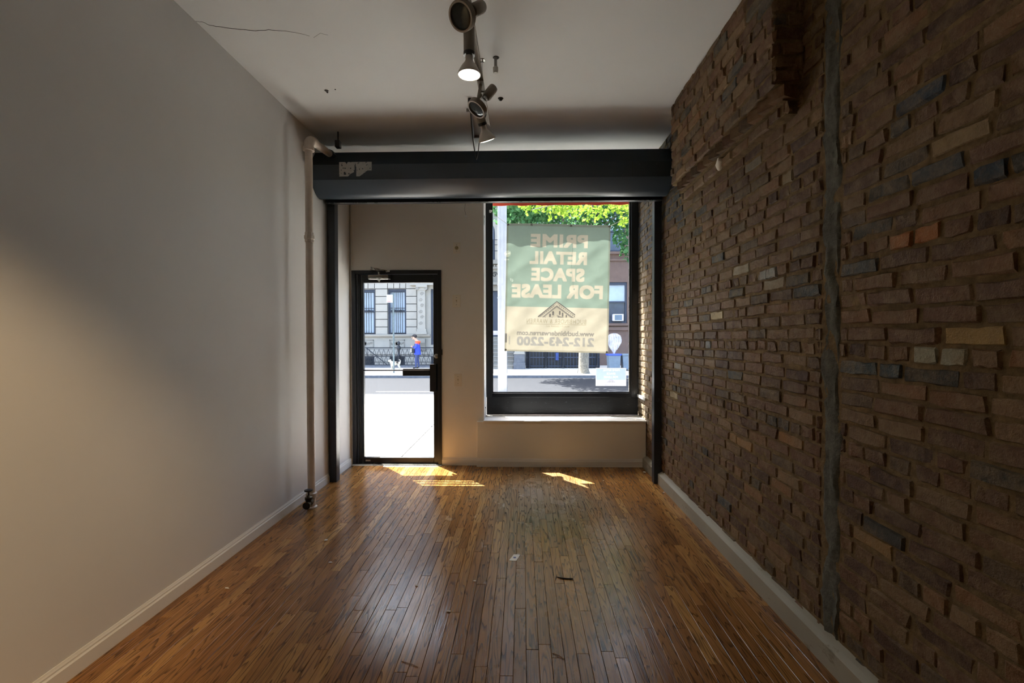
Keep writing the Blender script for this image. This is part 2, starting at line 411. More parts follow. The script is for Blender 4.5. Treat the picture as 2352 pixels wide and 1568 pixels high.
while x < XR - 0.001:
    x1 = min(x + PW, XR); y = YB + pr.uniform(0, 0.9) - 0.9
    while y < 5.20:
        L = pr.choice([0.32, 0.42, 0.5, 0.6, 0.75, 0.9, 1.05, 1.3]) * pr.uniform(0.9, 1.1); y1 = min(y + L, 5.20)
        a, b = max(y, YB), y1
        if b - a > 0.02:
            vs, fs = plank_geo(x, x1, a, b, pr); sz = proj_size([(x, max(a, 0.9), 0), (x1, max(a, 0.9), 0), (x, b, 0), (x1, b, 0)]) if b > 1.2 else 0
            planks.append((sz, vs, fs, pr.random()))
        y = y1 if y1 < 5.2 else 9
    x = x1
planks.sort(key=lambda q: -q[0])
for sz, vs, fs, r in planks[:295]:
    me = bpy.data.meshes.new('plank'); me.from_pydata(vs, [], fs); me.materials.append(M['oak']); point_attr(me, 'rnd', [r] * len(vs))
    o = bpy.data.objects.new('plank', me); C.objects.link(o); o.parent = floor
V = []; F = []; A = []
for sz, vs, fs, r in planks[295:]:
    b = len(V); V += vs; F += [tuple(i + b for i in q) for q in fs]; A += [r] * len(vs)
me = bpy.data.meshes.new('plank_field'); me.from_pydata(V, [], F); me.materials.append(M['oak']); point_attr(me, 'rnd', A)
o = bpy.data.objects.new('plank_field', me); C.objects.link(o); o.parent = floor; o['kind'] = 'stuff'

# ------------------------------------------------------------------ brick wall on the right
wall_r = MB()
NY, NZ = 150, 110
ya, yb = 0.9, 5.46
for i in range(NY + 1):
    for j in range(NZ + 1):
        yy = ya + (yb - ya) * i / NY; zz = ZC * j / NZ
        dx = mnoise.noise(Vector((0, yy * 14, zz * 14))) * 0.004 + mnoise.noise(Vector((3, yy * 40, zz * 40))) * 0.0025
        if yy < 1.99 and abs(zz - 2.506) < 0.017: dx += 0.035      # open joint over the near bricks
        wall_r.v.append((XR + 0.0058 + dx, yy, zz))
for i in range(NY):
    for j in range(NZ):
        a = i * (NZ + 1) + j; wall_r.f.append((a, a + 1, a + NZ + 2, a + NZ + 1)); wall_r.m.append(0)
wall_r.box(XR + 0.012, XR + 0.25, YB - 0.1, 5.46, -0.05, ZC)
wall_r = wall_r.build('wall_right', M['mortar'], smooth=60, recalc=False)
tag(wall_r, 'exposed dark brown brick wall with a cement chase', kind='structure')

PAL = [(lin(112, 80, 56), 6), (lin(122, 90, 60), 5), (lin(100, 70, 48), 5), (lin(132, 104, 72), 3), (lin(96, 78, 58), 3), (lin(86, 60, 44), 3), (lin(72, 68, 60), 1.2), (lin(136, 98, 62), 1.2), (lin(80, 82, 82), 0.4)]
PTOT = sum(w for _, w in PAL)
def pick(r):
    t = r.uniform(0, PTOT)
    for c, w in PAL:
        t -= w
        if t <= 0: break
    k = r.uniform(0.78, 1.08); return tuple(q * k for q in c)
SPECIAL = [(2.866, 1.827, lin(176, 168, 150)), (2.62, 1.804, lin(168, 172, 172)), (3.199, 1.605, lin(190, 176, 140)), (1.521, 1.397, lin(164, 162, 142)), (1.393, 1.467, lin(172, 142, 84)),
           (1.483, 2.069, lin(150, 128, 90)), (3.377, 1.397, lin(132, 140, 146)), (1.667, 2.271, lin(62, 74, 88)), (1.312, 1.935, lin(48, 60, 72)), (1.635, 1.807, lin(166, 108, 56)),
           (2.45, 1.70, lin(160, 150, 128)), (2.36, 2.27, lin(150, 138, 112)), (2.72, 2.44, lin(124, 120, 108)), (3.3, 2.0, lin(86, 92, 94)), (3.0, 1.2, lin(80, 84, 84)), (2.5, 1.0, lin(62, 64, 66)), (1.8, 1.3, lin(70, 82, 88)),
           (2.05 + 0.35, 0.9, lin(150, 108, 60)), (2.9, 0.75, lin(160, 120, 70)), (1.75, 0.62, lin(150, 116, 66)), (4.2, 0.9, lin(196, 182, 150)), (4.0, 1.15, lin(150, 150, 146))]

def patch(uL, vL, uH, vH, proud, r, tofn):
    """a brick face: outer ring set back to the joint, inner grid proud and uneven"""
    us = [0, min(0.009 / (uH - uL), 0.2), 0.36, 0.66, 1 - min(0.009 / (uH - uL), 0.2), 1]; e = 0.125; vv = [0, e, 1 - e, 1]
    vs = []; P = [[0] * 4 for _ in range(6)]
    for i, a in enumerate(us):
        for j, b in enumerate(vv):
            edge = i in (0, 5) or j in (0, 3); corner = i in (0, 5) and j in (0, 3)
            u = uL + (uH - uL) * a + r.uniform(-0.0060, 0.0060) + (0.005 * (1 if i == 0 else -1) if corner else 0)
            v = vL + (vH - vL) * b + r.uniform(-0.0042, 0.0042) + (0.004 * (1 if j == 0 else -1) if corner else 0)
            d = -0.0125 + r.uniform(-0.003, 0.003) if edge else proud + r.uniform(-0.0030, 0.0030)
            vs.append(tofn(u, v, d))
    fs = [(i * 4 + j, i * 4 + j + 1, (i + 1) * 4 + j + 1, (i + 1) * 4 + j) for i in range(5) for j in range(3)]
    return vs, fs

br = random.Random(11)
bricks = []      # (size, verts, faces, colour, is_pier)
COURSE = 0.0675
def lay(u0, u1, z0, z1, tofn, colf, pier=False, gap=None, phase=0):
    k = 0; z = z0
    while z < z1 - 0.03:
        zt = min(z + COURSE, z1); hdr = (k + phase) % 6 == 2
        u = u0 - br.uniform(0, 0.21); j = 0.0065
        while u < u1 - 0.015:
            L = (0.106 if hdr or br.random() < 0.10 else 0.212) * br.uniform(0.94, 1.05); un = u + L
            segs = [(max(u, u0), min(un, u1))]
            if gap:
                a, b = gap; segs = [(p, q) for s_ in segs for p, q in ((s_[0], min(s_[1], a)), (max(s_[0], b), s_[1])) if q - p > 0.001]
            for (p, q) in segs:
                if q - p > 0.03:
                    pr_ = max(-0.0025, br.gauss(0.0, 0.0032)); wob = br.uniform(-0.004, 0.004) + 0.006 * math.sin(p * 2.3 + z * 1.7)
                    if not pier and q < 2.0 and 2.48 < z < 2.51: wob = 0.022
                    vs, fs = patch(p + j / 2, z + j / 2 + wob, q - j / 2, zt - j / 2 + wob, pr_, br, tofn)
                    bricks.append((proj_size([tofn(p, z, 0), tofn(q, z, 0), tofn(p, zt, 0), tofn(q, zt, 0)]), vs, fs, colf((p + q) / 2, (z + zt) / 2), pier))
            u = un
        z = zt; k += 1

def wall_col(y, z):
    for sy, sz, c in SPECIAL:
        if abs(sy - y) < 0.10 and abs(sz - z) < 0.034: return c
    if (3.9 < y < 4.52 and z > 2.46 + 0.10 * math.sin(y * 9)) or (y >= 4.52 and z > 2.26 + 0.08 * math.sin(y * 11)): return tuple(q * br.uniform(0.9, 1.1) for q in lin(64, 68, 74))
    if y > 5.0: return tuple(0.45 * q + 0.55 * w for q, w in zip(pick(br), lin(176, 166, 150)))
    return pick(br)
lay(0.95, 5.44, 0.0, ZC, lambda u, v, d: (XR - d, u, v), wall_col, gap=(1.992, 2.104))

# upper pier with corbelled foot
PX, PY0, PY1, PZ = 1.22, 2.25, 3.775, 2.668
pier = MB().box(PX + 0.008, XR + 0.05, PY0 + 0.008, PY1 - 0.008, PZ, ZC).box(1.282, XR + 0.05, PY0 + 0.03, PY1 - 0.02, 2.60, PZ).box(1.308, XR + 0.05, PY0 + 0.05, PY1 - 0.03, 2.545, 2.605).build('pier', M['mortar'], wall_r)
lay(PY0, PY1, PZ, ZC, lambda u, v, d: (PX - d, u, v), lambda y, z: tuple(q * 1.12 for q in pick(br)), True, phase=3)
lay(PX, XR + 0.01, PZ, ZC, lambda u, v, d: (u, PY0 - d, v), lambda y, z: pick(br), True)
lay(PX, XR + 0.01, PZ, ZC, lambda u, v, d: (u, PY1 + d, v), lambda y, z: pick(br), True)
lay(PY0 + 0.02, PY1 - 0.02, 2.542, 2.605, lambda u, v, d: (1.30 - d, u, v), lambda y, z: pick(br), True)
lay(1.30, XR, 2.542, 2.605, lambda u, v, d: (u, PY0 + 0.042 - d, v), lambda y, z: pick(br), True)
lay(1.30, XR, 2.542, 2.605, lambda u, v, d: (u, PY1 - 0.022 + d, v), lambda y, z: pick(br), True)
yy = PY0 + 0.06       # saw-tooth course of angled headers
while yy < PY1 - 0.03:
    a = math.radians(br.uniform(22, 34)); ca, sa = math.cos(a), math.sin(a)
    ax = Vector((ca, sa, 0)) * 0.055; ay = Vector((-sa, ca, 0)) * 0.046
    bx = MB().obox((1.305 + br.uniform(-0.004, 0.004), yy, 2.637), ax, ay, (0, 0, 0.028))
    bricks.append((proj_size(bx.v), bx.v, bx.f, pick(br), True)); yy += 0.104

bricks.sort(key=lambda q: -q[0])
def brick_obj(lst, name, parent, kind=None):
    V = []; F = []; A = []
    for sz, vs, fs, c, _ in lst:
        b = len(V); V += [tuple(p) for p in vs]; F += [tuple(i + b for i in q) for q in fs]; A += [*c, 1.0] * len(vs)
    me = bpy.data.meshes.new(name); me.from_pydata(V, [], F); me.materials.append(M['brick']); point_attr(me, 'bc', A, 'FLOAT_COLOR')
    bm = bmesh.new(); bm.from_mesh(me); bmesh.ops.recalc_face_normals(bm, faces=bm.faces); bm.to_mesh(me); bm.free()
    o = bpy.data.objects.new(name, me); C.objects.link(o); o.parent = parent
    if kind: o['kind'] = kind
for q in bricks[:298]: brick_obj([q], 'brick', pier if q[4] else wall_r)
brick_obj([q for q in bricks[298:] if not q[4]], 'brick_field', wall_r, 'stuff')
brick_obj([q for q in bricks[298:] if q[4]], 'brick_field', pier, 'stuff')

# cement chase running down the wall
cs = MB(); rows = 110; cols = 8
for i in range(rows + 1):
    z = 0.10 + (ZC - 0.12) * i / rows; yc = 2.032 + 0.022 * i / rows
    lo = yc - 0.055 - 0.034 * mnoise.noise(Vector((1, 2, z * 4.5))) - 0.016 * mnoise.noise(Vector((5, 2, z * 29)))
    hi = yc + 0.060 + 0.036 * mnoise.noise(Vector((8, 4, z * 5))) + 0.018 * mnoise.noise(Vector((2, 9, z * 31)))
    for j in range(cols + 1):
        y = lo + (hi - lo) * j / cols; e = 1 if 0 < j < cols else 0
        cs.v.append((XR + 0.004 - e * (0.004 + 0.016 * mnoise.noise(Vector((z * 8, y * 22, 7))) + 0.005 * mnoise.noise(Vector((z * 45, y * 60, 1)))) + (0.012 if not e else 0), y, z))
for i in range(rows):
    for j in range(cols):
        a = i * (cols + 1) + j; cs.f.append((a, a + cols + 1, a + cols + 2, a + 1)); cs.m.append(0)
o = cs.build('cement_chase', M['cement'], wall_r, smooth=50, recalc=False); o['label'] = 'grey cement filled chase down the bricks'
lump = MB().sphere((1.297, 3.03, 2.578), (0.020, 0.036, 0.044), 12, 8)
lump.v = [(p[0], p[1] + 0.016 * mnoise.noise(Vector(p) * 38), p[2] + 0.018 * mnoise.noise(Vector(p) * 31 + Vector((5, 1, 2)))) for p in lump.v]
lump.build('plaster_lump', M['chip'], wall_r)

# ------------------------------------------------------------------ left wall, back wall, ceiling, street wall
wl = tag(MB().box(XL - 0.2, XL, YB - 0.1, 5.46, -0.05, ZC).build('wall_left', M['wall']), 'plain off-white painted side wall', kind='structure')
tag(MB().box(XL - 0.2, XR + 0.25, YB - 0.2, YB, -0.05, ZC).build('wall_back', M['wall']), 'plain wall behind the camera', kind='structure')
ceil = tag(MB().box(XL - 0.2, XR + 0.25, YB - 0.2, 5.46, ZC, ZC + 0.25).build('ceiling', M['ceil']), 'flat white plaster ceiling with a hairline crack', kind='structure')
crk = [(-1.93, 2.677), (-1.888, 2.686), (-1.875, 2.709), (-1.804, 2.732), (-1.711, 2.754), (-1.626, 2.768), (-1.54, 2.761), (-1.444, 2.773), (-1.364, 2.799), (-1.303, 2.836)]
cpts = []
for (a, b), (c, d) in zip(crk, crk[1:]):
    for t in range(4): cpts.append((a + (c - a) * t / 4, b + (d - b) * t / 4 + pr.uniform(-0.003, 0.003), ZC))
MB().tube(cpts, [0.0010 + 0.0010 * math.sin(math.pi * i / (len(cpts) - 1)) for i in range(len(cpts))], 4).build('crack', M['joint'], ceil)
MB().tube([(-1.30, 2.84, ZC), (-1.24, 2.80, ZC), (-1.20, 2.82, ZC)], 0.0009, 4).build('crack', M['joint'], ceil)
for (a, b, r) in ((-1.484, 3.45, 0.012), (-1.41, 3.434, 0.004), (-1.488, 3.475, 0.006)):
    MB().lathe([(r * 1.4, 0), (r, 0.004), (0.001, 0.006)], (a, b, ZC), (0, 0, -1), 7).build('chipped_spot', M['joint'], ceil)

DX0, DX1, DZ = -1.912, -0.903, 2.183           # door frame opening
WX0, WX1, WZ0, WZ1 = -0.430, 1.362, 0.510, 3.20  # window opening
wf = MB()
for c in cells(XL, WX0, -0.02, ZC, [(DX0, DX1, -0.5, DZ)]): wf.box(c[0], c[1], YF, 5.20, c[2], c[3])
wf.box(WX0, XR + 0.02, 5.33, 5.46, WZ1, ZC)
wf = tag(wf.build('wall_front', M['wall_cream']), 'cream painted street wall around the glass door', kind='structure')
bulk = MB().box(-0.505, XR - 0.006, 5.020, 5.36, 0.0, 0.497).build('bulkhead', M['wall_cream'], wf, bevel=0.006)
bulk['label'] = 'low cream bulkhead under the window'
# white corner bead on the window reveal
MB().box(WX0 - 0.012, WX0 + 0.0035, YF - 0.002, 5.372, 0.51, ZC).build('reveal_trim', M['sillw'], wf)
MB().box(-1.913, -1.908, 5.052, 5.07, 0.0, ZC).build('corner_bead', M['trimw'], wf)

# baseboards with a moulded top
def base_prof(h, t): return [(0, 0), (t, 0), (t, h * 0.70), (t * 0.78, h * 0.74), (t * 0.62, h * 0.78), (t * 0.62, h * 0.86), (t * 0.40, h * 0.93), (t * 0.25, h), (0, h)]
bl = empty('baseboard_left', (XL, 0, 0), label='low white moulded baseboard along the plain wall', kind='structure')
for (a, b) in ((YB, 2.9), (2.9, 4.452), (4.512, YF)):
    m = MB()
    P = [(XL + p, q) for p, q in base_prof(0.090, 0.016)]
    m.add([(p, a, q) for p, q in P] + [(p, b, q) for p, q in P], [(i, (i + 1) % len(P), len(P) + (i + 1) % len(P), len(P) + i) for i in range(len(P))] + [tuple(range(len(P))), tuple(range(len(P), 2 * len(P)))[::-1]])
    m.build('board', M['trimw'], bl)
bf = empty('baseboard_front', (0, YF, 0), label='white moulded baseboard below the window', kind='structure')
for (a, b, y) in ((-0.905, -0.508, YF), (-0.509, 1.316, 5.020)):
    P = [(y - p, q) for p, q in base_prof(0.088, 0.014)]
    m = MB(); m.add([(a, p, q) for p, q in P] + [(b, p, q) for p, q in P], [(i, (i + 1) % len(P), len(P) + (i + 1) % len(P), len(P) + i) for i in range(len(P))] + [tuple(range(len(P))), tuple(range(len(P), 2 * len(P)))[::-1]])
    m.build('board', M['trimw'], bf)
brr = empty('baseboard_right', (XR, 0, 0), label='chunky grey painted baseboard below the bricks', kind='structure')
for (a, b) in ((YB, 4.452), (4.56, 5.018)):
    m = MB(); P = [(XR + 0.006, 0), (1.318, 0), (1.318, 0.098), (1.322, 0.101), (1.345, 0.113), (XR + 0.006, 0.122)]
    m.add([(p, a, q) for p, q in P] + [(p, b, q) for p, q in P], [(i, (i + 1) % 6, 6 + (i + 1) % 6, 6 + i) for i in range(6)] + [tuple(range(6)), tuple(range(6, 12))[::-1]])
    m.build('board', M['base_r'], brr)

# ------------------------------------------------------------------ window
win = empty('window_1', (0.466, 5.38, WZ0), label='large black framed shop window over a deep white sill', kind='structure')
MB().box(WX0, XR, 5.000, 5.375, 0.497, 0.512).build('sill', M['sillw'], win, bevel=0.002)
k_ = MB().box(WX0 + 0.004, WX1 - 0.004, 5.372, 5.43, 0.512, 0.722).build('kick_panel', M['kick'], win, bevel=0.003)
k_['label'] = 'scuffed black panel under the glass'
MB().box(WX0 + 0.004, WX0 + 0.070, 5.36, 5.44, 0.722, WZ1).build('frame_stile', M['blackwin'], win, bevel=0.003)
MB().box(1.276, WX1 - 0.004, 5.36, 5.44, 0.722, WZ1).build('frame_stile', M['blackwin'], win, bevel=0.003)
MB().box(WX0 + 0.070, 1.276, 5.36, 5.44, 0.722, 0.772).build('frame_rail', M['blackwin'], win, bevel=0.003)
MB().box(WX0 + 0.070, 1.276, 5.36, 5.44, 3.12, WZ1).build('frame_rail', M['blackwin'], win, bevel=0.003)
for b in ((WX0 + 0.070, WX0 + 0.084, 0.772, 3.12), (1.262, 1.276, 0.772, 3.12)): MB().box(b[0], b[1], 5.372, 5.40, b[2], b[3]).build('glazing_bead', M['blackal'], win)
MB().box(WX0 + 0.084, 1.262, 5.372, 5.40, 0.772, 0.784).build('glazing_bead', M['blackal'], win)
MB().box(1.254, 1.262, 5.385, 5.398, 0.784, 3.12).build('metal_strip', M['alu'], win)
MB().box(WX0 + 0.078, 1.268, 5.402, 5.408, 0.778, 3.126).build('pane', M['glass'], win)
MB().box(1.345, 1.372, 5.03, 5.37, 0.728, 0.760).build('side_ledge', M['trimw'], win, bevel=0.002)
# little bolts in the reveal
MB().box(WX0 - 0.010, WX0 + 0.006, 5.10, 5.16, 2.70, 2.80).build('latch_plate', M['alu'], win)
MB().cyl((WX0 + 0.0, 5.2, 0.625), (WX0 + 0.012, 5.2, 0.625), 0.008, n=8).build('bolt', M['blackrub'], win)

# ------------------------------------------------------------------ door
door = empty('door_1', (-1.407, 5.09, 0.0), label='black aluminium shop door with one tall glass pane', kind='structure')
J = M['blackal']
MB().box(DX0, DX0 + 0.046, 5.052, 5.15, 0, DZ).build('jamb', J, door, bevel=0.003)
MB().box(DX0 + 0.046, DX0 + 0.074, 5.070, 5.20, 0, DZ - 0.03).build('jamb_stop', J, door, bevel=0.003)
MB().box(DX0 + 0.074, DX0 + 0.090, 5.082, 5.20, 0, DZ - 0.04).build('jamb_stop', J, door, bevel=0.003)
MB().box(DX1 - 0.040, DX1, 5.052, 5.15, 0, DZ).build('jamb', J, door, bevel=0.003)
MB().box(DX0 + 0.046, DX1 - 0.040, 5.052, 5.20, DZ - 0.043, DZ).build('header', J, door, bevel=0.003)
MB().box(-1.820, -1.790, 5.090, 5.135, 0.012, 2.138).build('stile', J, door, bevel=0.004)
MB().box(-1.000, -0.945, 5.090, 5.135, 0.012, 2.138).build('stile', J, door, bevel=0.004)
MB().box(-1.790, -1.000, 5.090, 5.135, 2.046, 2.138).build('top_rail', J, door, bevel=0.004)
brl = MB().box(-1.790, -1.000, 5.090, 5.135, 0.012, 0.078).build('bottom_rail', J, door, bevel=0.004)
MB().box(-1.775, -1.72, 5.0885, 5.0905, 0.034, 0.050).build('label_plate', M['alu'], brl)
MB().box(-1.792, -0.998, 5.110, 5.116, 0.076, 2.048).build('pane', M['glass'], door)
MB().prism([(5.03, 0.0), (5.21, 0.0), (5.20, 0.012), (5.04, 0.012)], 'x', DX0, DX1).build('threshold', M['alu'], door)
cl = MB().box(-1.715, -1.490, 5.030, 5.088, 2.080, 2.104).build('closer_body', M['alu'], door, bevel=0.006)
MB().box(-1.715, -1.490, 5.034, 5.088, 2.105, 2.130).build('closer_top', M['tan'], cl, bevel=0.005)
MB().box(-1.490, -1.466, 5.032, 5.088, 2.080, 2.130).build('closer_cap', M['blackrub'], cl, bevel=0.004)
MB().lathe([(0.016, 0), (0.016, 0.012), (0.008, 0.014), (0.008, 0.026)], (-1.60, 5.06, 2.082), (0, 0, -1), 12).build('closer_valve', M['alu'], cl, smooth=40)
MB().cyl((-1.60, 5.06, 2.128), (-1.60, 5.06, 2.160), 0.012).obox((-1.622, 4.99, 2.176), (0.022, 0.066, -0.012), (0.011, -0.004, 0), (0, 0, 0.004)).build('closer_arm', M['alu'], cl)
MB().obox((-1.575, 4.985, 2.182), (0.072, 0.055, -0.010), (0.006, -0.008, 0), (0, 0, 0.004)).box(-1.515, -1.47, 5.03, 5.052, 2.160, 2.180).cyl((-1.644, 4.925, 2.178), (-1.644, 4.925, 2.202), 0.011).build('closer_arm', M['alu'], cl)
pb = MB().cyl((-1.79, 5.055, 1.065), (-1.337, 5.055, 1.065), 0.0075, n=10).build('push_bar', J, door, smooth=40)
pd_ = MB().box(-1.337, -1.033, 5.040, 5.090, 1.004, 1.066).box(-1.337, -1.033, 5.052, 5.09, 1.072, 1.082).build('push_paddle', J, door, bevel=0.003)
MB().box(-1.335, -1.035, 5.046, 5.088, 1.066, 1.072).build('paddle_strip', M['alu'], pd_)
pu = MB().box(-1.034, -0.962, 5.048, 5.062, 0.826, 1.134).box(-1.034, -1.022, 5.062, 5.09, 0.826, 1.134).box(-0.976, -0.962, 5.062, 5.09, 0.826, 1.134).build('pull_handle', J, door, bevel=0.003)
MB().lathe([(0.026, 0), (0.026, 0.006), (0.018, 0.012), (0.0, 0.012)], (-0.966, 5.092, 1.222), (0, -1, 0), 20).box(-0.968, -0.964, 5.078, 5.081, 1.21, 1.234).build('lock_cylinder', M['alu'], door, smooth=40)
MB().box(-0.905, -0.892, 5.046, 5.056, 1.235, 1.30).build('strike_plate', M['blackrub'], door)

# ------------------------------------------------------------------ roller shutter across the front
sh = empty('roller_shutter', (-0.28, 4.40, 0.0), label='charcoal metal roller shutter housing on two black guide rails', cat='roller shutter')
HX0, HX1 = XL + 0.004, XR - 0.012
P = [(4.10, 3.000), (4.10, 2.864), (4.222, 2.774), (4.262, 2.757), (4.300, 2.752), (4.335, 2.757), (4.362, 2.770), (4.362, 2.80), (4.50, 2.80), (4.56, 2.90), (4.56, 3.06), (4.47, 3.17), (4.36, 3.195), (4.22, 3.157)]
hs = MB().prism(P, 'x', HX0, HX1).build('housing', M['steel'], sh, smooth=22)
MB().box(HX0 + 0.01, HX1 - 0.01, 4.405, 4.455, 2.742, 2.80).build('bottom_bar', M['steel_dk'], sh, bevel=0.003)
MB().box(HX0 + 0.01, HX1 - 0.01, 4.396, 4.405, 2.7395, 2.7445).build('bar_lip', M['alu'], sh)
for a, b in ((XL + 0.012, -1.845), (1.283, XR - 0.012)):
    g = MB().box(a, b, 4.455, 4.470, 0.0, 2.80).box(a, a + 0.014, 4.470, 4.535, 0.0, 2.80).box(b - 0.014, b, 4.470, 4.535, 0.0, 2.80).build('guide_rail', M['post'], sh, bevel=0.002)
    MB().lathe([(0.020, 0), (0.018, 0.003), (0.008, 0.003), (0.007, -0.002)], ((a + b) / 2, 4.455, 0.82), (0, -1, 0), 14).build('lock_hole', M['steel'], g, smooth=30)
for x in (0.90, 1.05, 1.20):
    for (y, z, n) in ((4.099, 2.975, (0, -1, 0)), (4.099, 2.880, (0, -1, 0)), (4.112, 2.852, (0, -0.6, -0.8)), (4.205, 2.785, (0, -0.6, -0.8))):
        MB().lathe([(0.005, 0), (0.004, 0.003), (0.001, 0.004)], (x, y, z), n, 8).build('rivet', M['steel'], hs, smooth=40)
MB().box(0.984, 0.987, 4.0985, 4.1, 2.866, 2.998).build('seam', M['steel_dk'], hs)
# torn label residue on the housing
res = MB(); rr = random.Random(5)
cw, chh = 0.0052, 0.0052
for i in range(57):
    for j in range(25):
        u, v = i / 57, j / 25; n = mnoise.noise(Vector((i * 0.33, j * 0.33, 2))); n2 = mnoise.noise(Vector((i * 0.11, j * 0.11, 9)))
        if abs(u - 0.49) < 0.012 + 0.02 * (1 - v) and v < 0.85: continue
        if v < 0.35 and 0.20 < u < 0.47 and (u - 0.2) > v * 0.9 + 0.02 + n2 * .12: continue
        if v < 0.4 and u > 0.84 - (0.35 - v) * 0.6: continue
        if (u - 0.22) ** 2 < (0.03 * max(0, v - 0.82) * 8) ** 2: continue
        if n < -0.42 or (0.10 < u < 0.19 and 0.10 < v < 0.30 and n2 > -0.3): continue
        x = -1.653 + i * cw; z = 2.892 + j * chh
        res.add([(x, 4.0988, z), (x + cw, 4.0988, z), (x + cw, 4.0988, z + chh), (x, 4.0988, z + chh)], [(0, 1, 2, 3)])
o = res.build('label_residue', mat('label_residue', lin(176, 178, 176), 0.75, 0, 0.1, 40), hs, recalc=False); o['label'] = 'torn grey label residue'

# ------------------------------------------------------------------ heating pipe with valve
hp = empty('heating_pipe', (-1.785, 3.79, 0.0), label='cream painted heating riser with an elbow and a small black valve', cat='pipe')
pc = (-1.785, 3.79)
MB().lathe([(0.0305, 0.10), (0.0305, 3.03)], (*pc, 0), (0, 0, 1), 24).build('riser', M['pipe'], hp, smooth=40)
el = [(pc[0], pc[1], 3.02)] + [(pc[0] + 0.005 * math.sin(a), pc[1] + 0.062 * (1 - math.cos(a)) * 1.0, 3.04 + 0.062 * math.sin(a)) for a in [math.pi / 2 * k / 8 for k in range(9)]] + [(pc[0] + 0.009, pc[1] + 0.10, 3.102)]
MB().tube(el, 0.040, 20).cyl((*pc, 3.000), (*pc, 3.032), 0.046, n=24).build('elbow', M['pipe'], hp, smooth=50)
MB().tube([(pc[0] + 0.009, pc[1] + 0.09, 3.102), (-1.755, 4.16, 3.115), (-1.748, 4.36, 3.235)][:2], 0.0305, 20).build('branch', M['pipe'], hp, smooth=50)
MB().cyl((-1.757, 4.135, 3.114), (-1.755, 4.185, 3.115), 0.040, n=8).box(-1.70, -1.66, 4.12, 4.17, 3.17, 3.23).cyl((-1.68, 4.145, 3.20), (-1.68, 4.145, ZC), 0.006, n=8).build('hanger_clamp', M['blackrub'], hp)
MB().lathe([(0.033, 2.235), (0.037, 2.24), (0.037, 2.262), (0.043, 2.265), (0.043, 2.29), (0.037, 2.293), (0.037, 2.315), (0.032, 2.32)], (*pc, 0), (0, 0, 1), 8).build('coupling', M['pipe'], hp)
MB().lathe([(0.046, 0.0), (0.046, 0.012), (0.034, 0.02), (0.034, 0.085), (0.045, 0.09), (0.045, 0.125), (0.032, 0.132)], (*pc, 0), (0, 0, 1), 20).build('foot_tee', M['pipe'], hp, smooth=30)
vb = MB().lathe([(0.024, 0), (0.024, 0.03), (0.030, 0.03), (0.030, 0.052), (0.026, 0.056), (0.026, 0.09), (0.030, 0.092), (0.030, 0.105), (0.024, 0.105), (0.021, 0.10)], (-1.768, 3.745, 0.070), (0.09, -1, 0), 18)
vb.lathe([(0.020, 0), (0.024, 0.02), (0.030, 0.032), (0.030, 0.048), (0.016, 0.054), (0.010, 0.062)], (-1.762, 3.690, 0.078), (0, 0, 1), 14)
vb = vb.build('valve_body', M['brass'], hp, smooth=30)
MB().lathe([(0.007, 0), (0.007, 0.032), (0.012, 0.034), (0.030, 0.036), (0.034, 0.041), (0.033, 0.048), (0.012, 0.052), (0.004, 0.053)], (-1.762, 3.690, 0.138), (0, 0, 1), 18).build('handwheel', M['blackrub'], vb, smooth=35)
MB().lathe([(0.0205, 0), (0.0205, 0.002)], (-1.7585, 3.642, 0.070), (0.09, -1, 0), 18).build('open_bore', M['blackrub'], vb)

# ------------------------------------------------------------------ switch plates, outlet, hanging wire
def plate(name, x, z, w, h, kind, label, cat):
    r = empty(name, (x, YF, z - h / 2), label=label, cat=cat)
    pl = MB().box(x - w / 2, x + w / 2, YF - 0.006, YF, z - h / 2, z + h / 2).build('cover_plate', M['plate'], r, bevel=0.003)
    for s in (-1, 1):
        MB().cyl((x, YF - 0.0058, z + s * h * 0.28), (x, YF - 0.008, z + s * h * 0.28), 0.0042, n=8).build('screw', M['tan'], pl)
    if kind == 'toggle':
        MB().box(x - 0.006, x + 0.006, YF - 0.0072, YF - 0.005, z - 0.013, z + 0.013).build('slot', M['ivory_dk'], pl)
        MB().obox((x, YF - 0.013, z - 0.004), (0.004, 0, 0), (0, 0.009, 0.006), (0, 0.002, -0.004)).build('toggle', M['plate'], pl, bevel=0.001)
    else:
        rc = MB().lathe([(0.021, 0), (0.021, 0.003), (0.019, 0.004)], (x, YF - 0.005, z), (0, -1, 0), 20).build('receptacle', M['ivory_dk'], pl, smooth=30)
        MB().box(x - 0.010, x - 0.006, YF - 0.0098, YF - 0.008, z + 0.000, z + 0.009).box(x + 0.006, x + 0.010, YF - 0.0098, YF - 0.008, z + 0.000, z + 0.009).cyl((x, YF - 0.0098, z - 0.009), (x, YF - 0.008, z - 0.009), 0.0035, n=8).build('slots', M['blackrub'], rc)
    return r
plate('wall_outlet', -0.729, 2.427, 0.078, 0.122, 'outlet', 'single round ivory outlet high on the cream wall', 'outlet')
plate('light_switch', -0.734, 1.836, 0.092, 0.140, 'toggle', 'larger ivory toggle switch level with the top of the door', 'light switch')
plate('light_switch', -0.720, 0.955, 0.086, 0.140, 'toggle', 'ivory toggle switch low on the wall near the pull handle', 'light switch')
hw = empty('hanging_wire', (-0.62, 5.05, 2.76), label='thin wire with a small white plug dangling beside the window', cat='wire')
MB().tube([(-0.630, 5.06, 3.0), (-0.632, 5.06, 2.92), (-0.636, 5.06, 2.84), (-0.628, 5.06, 2.80), (-0.622, 5.058, 2.785)], 0.0016, 6).build('wire', M['cable'], hw)
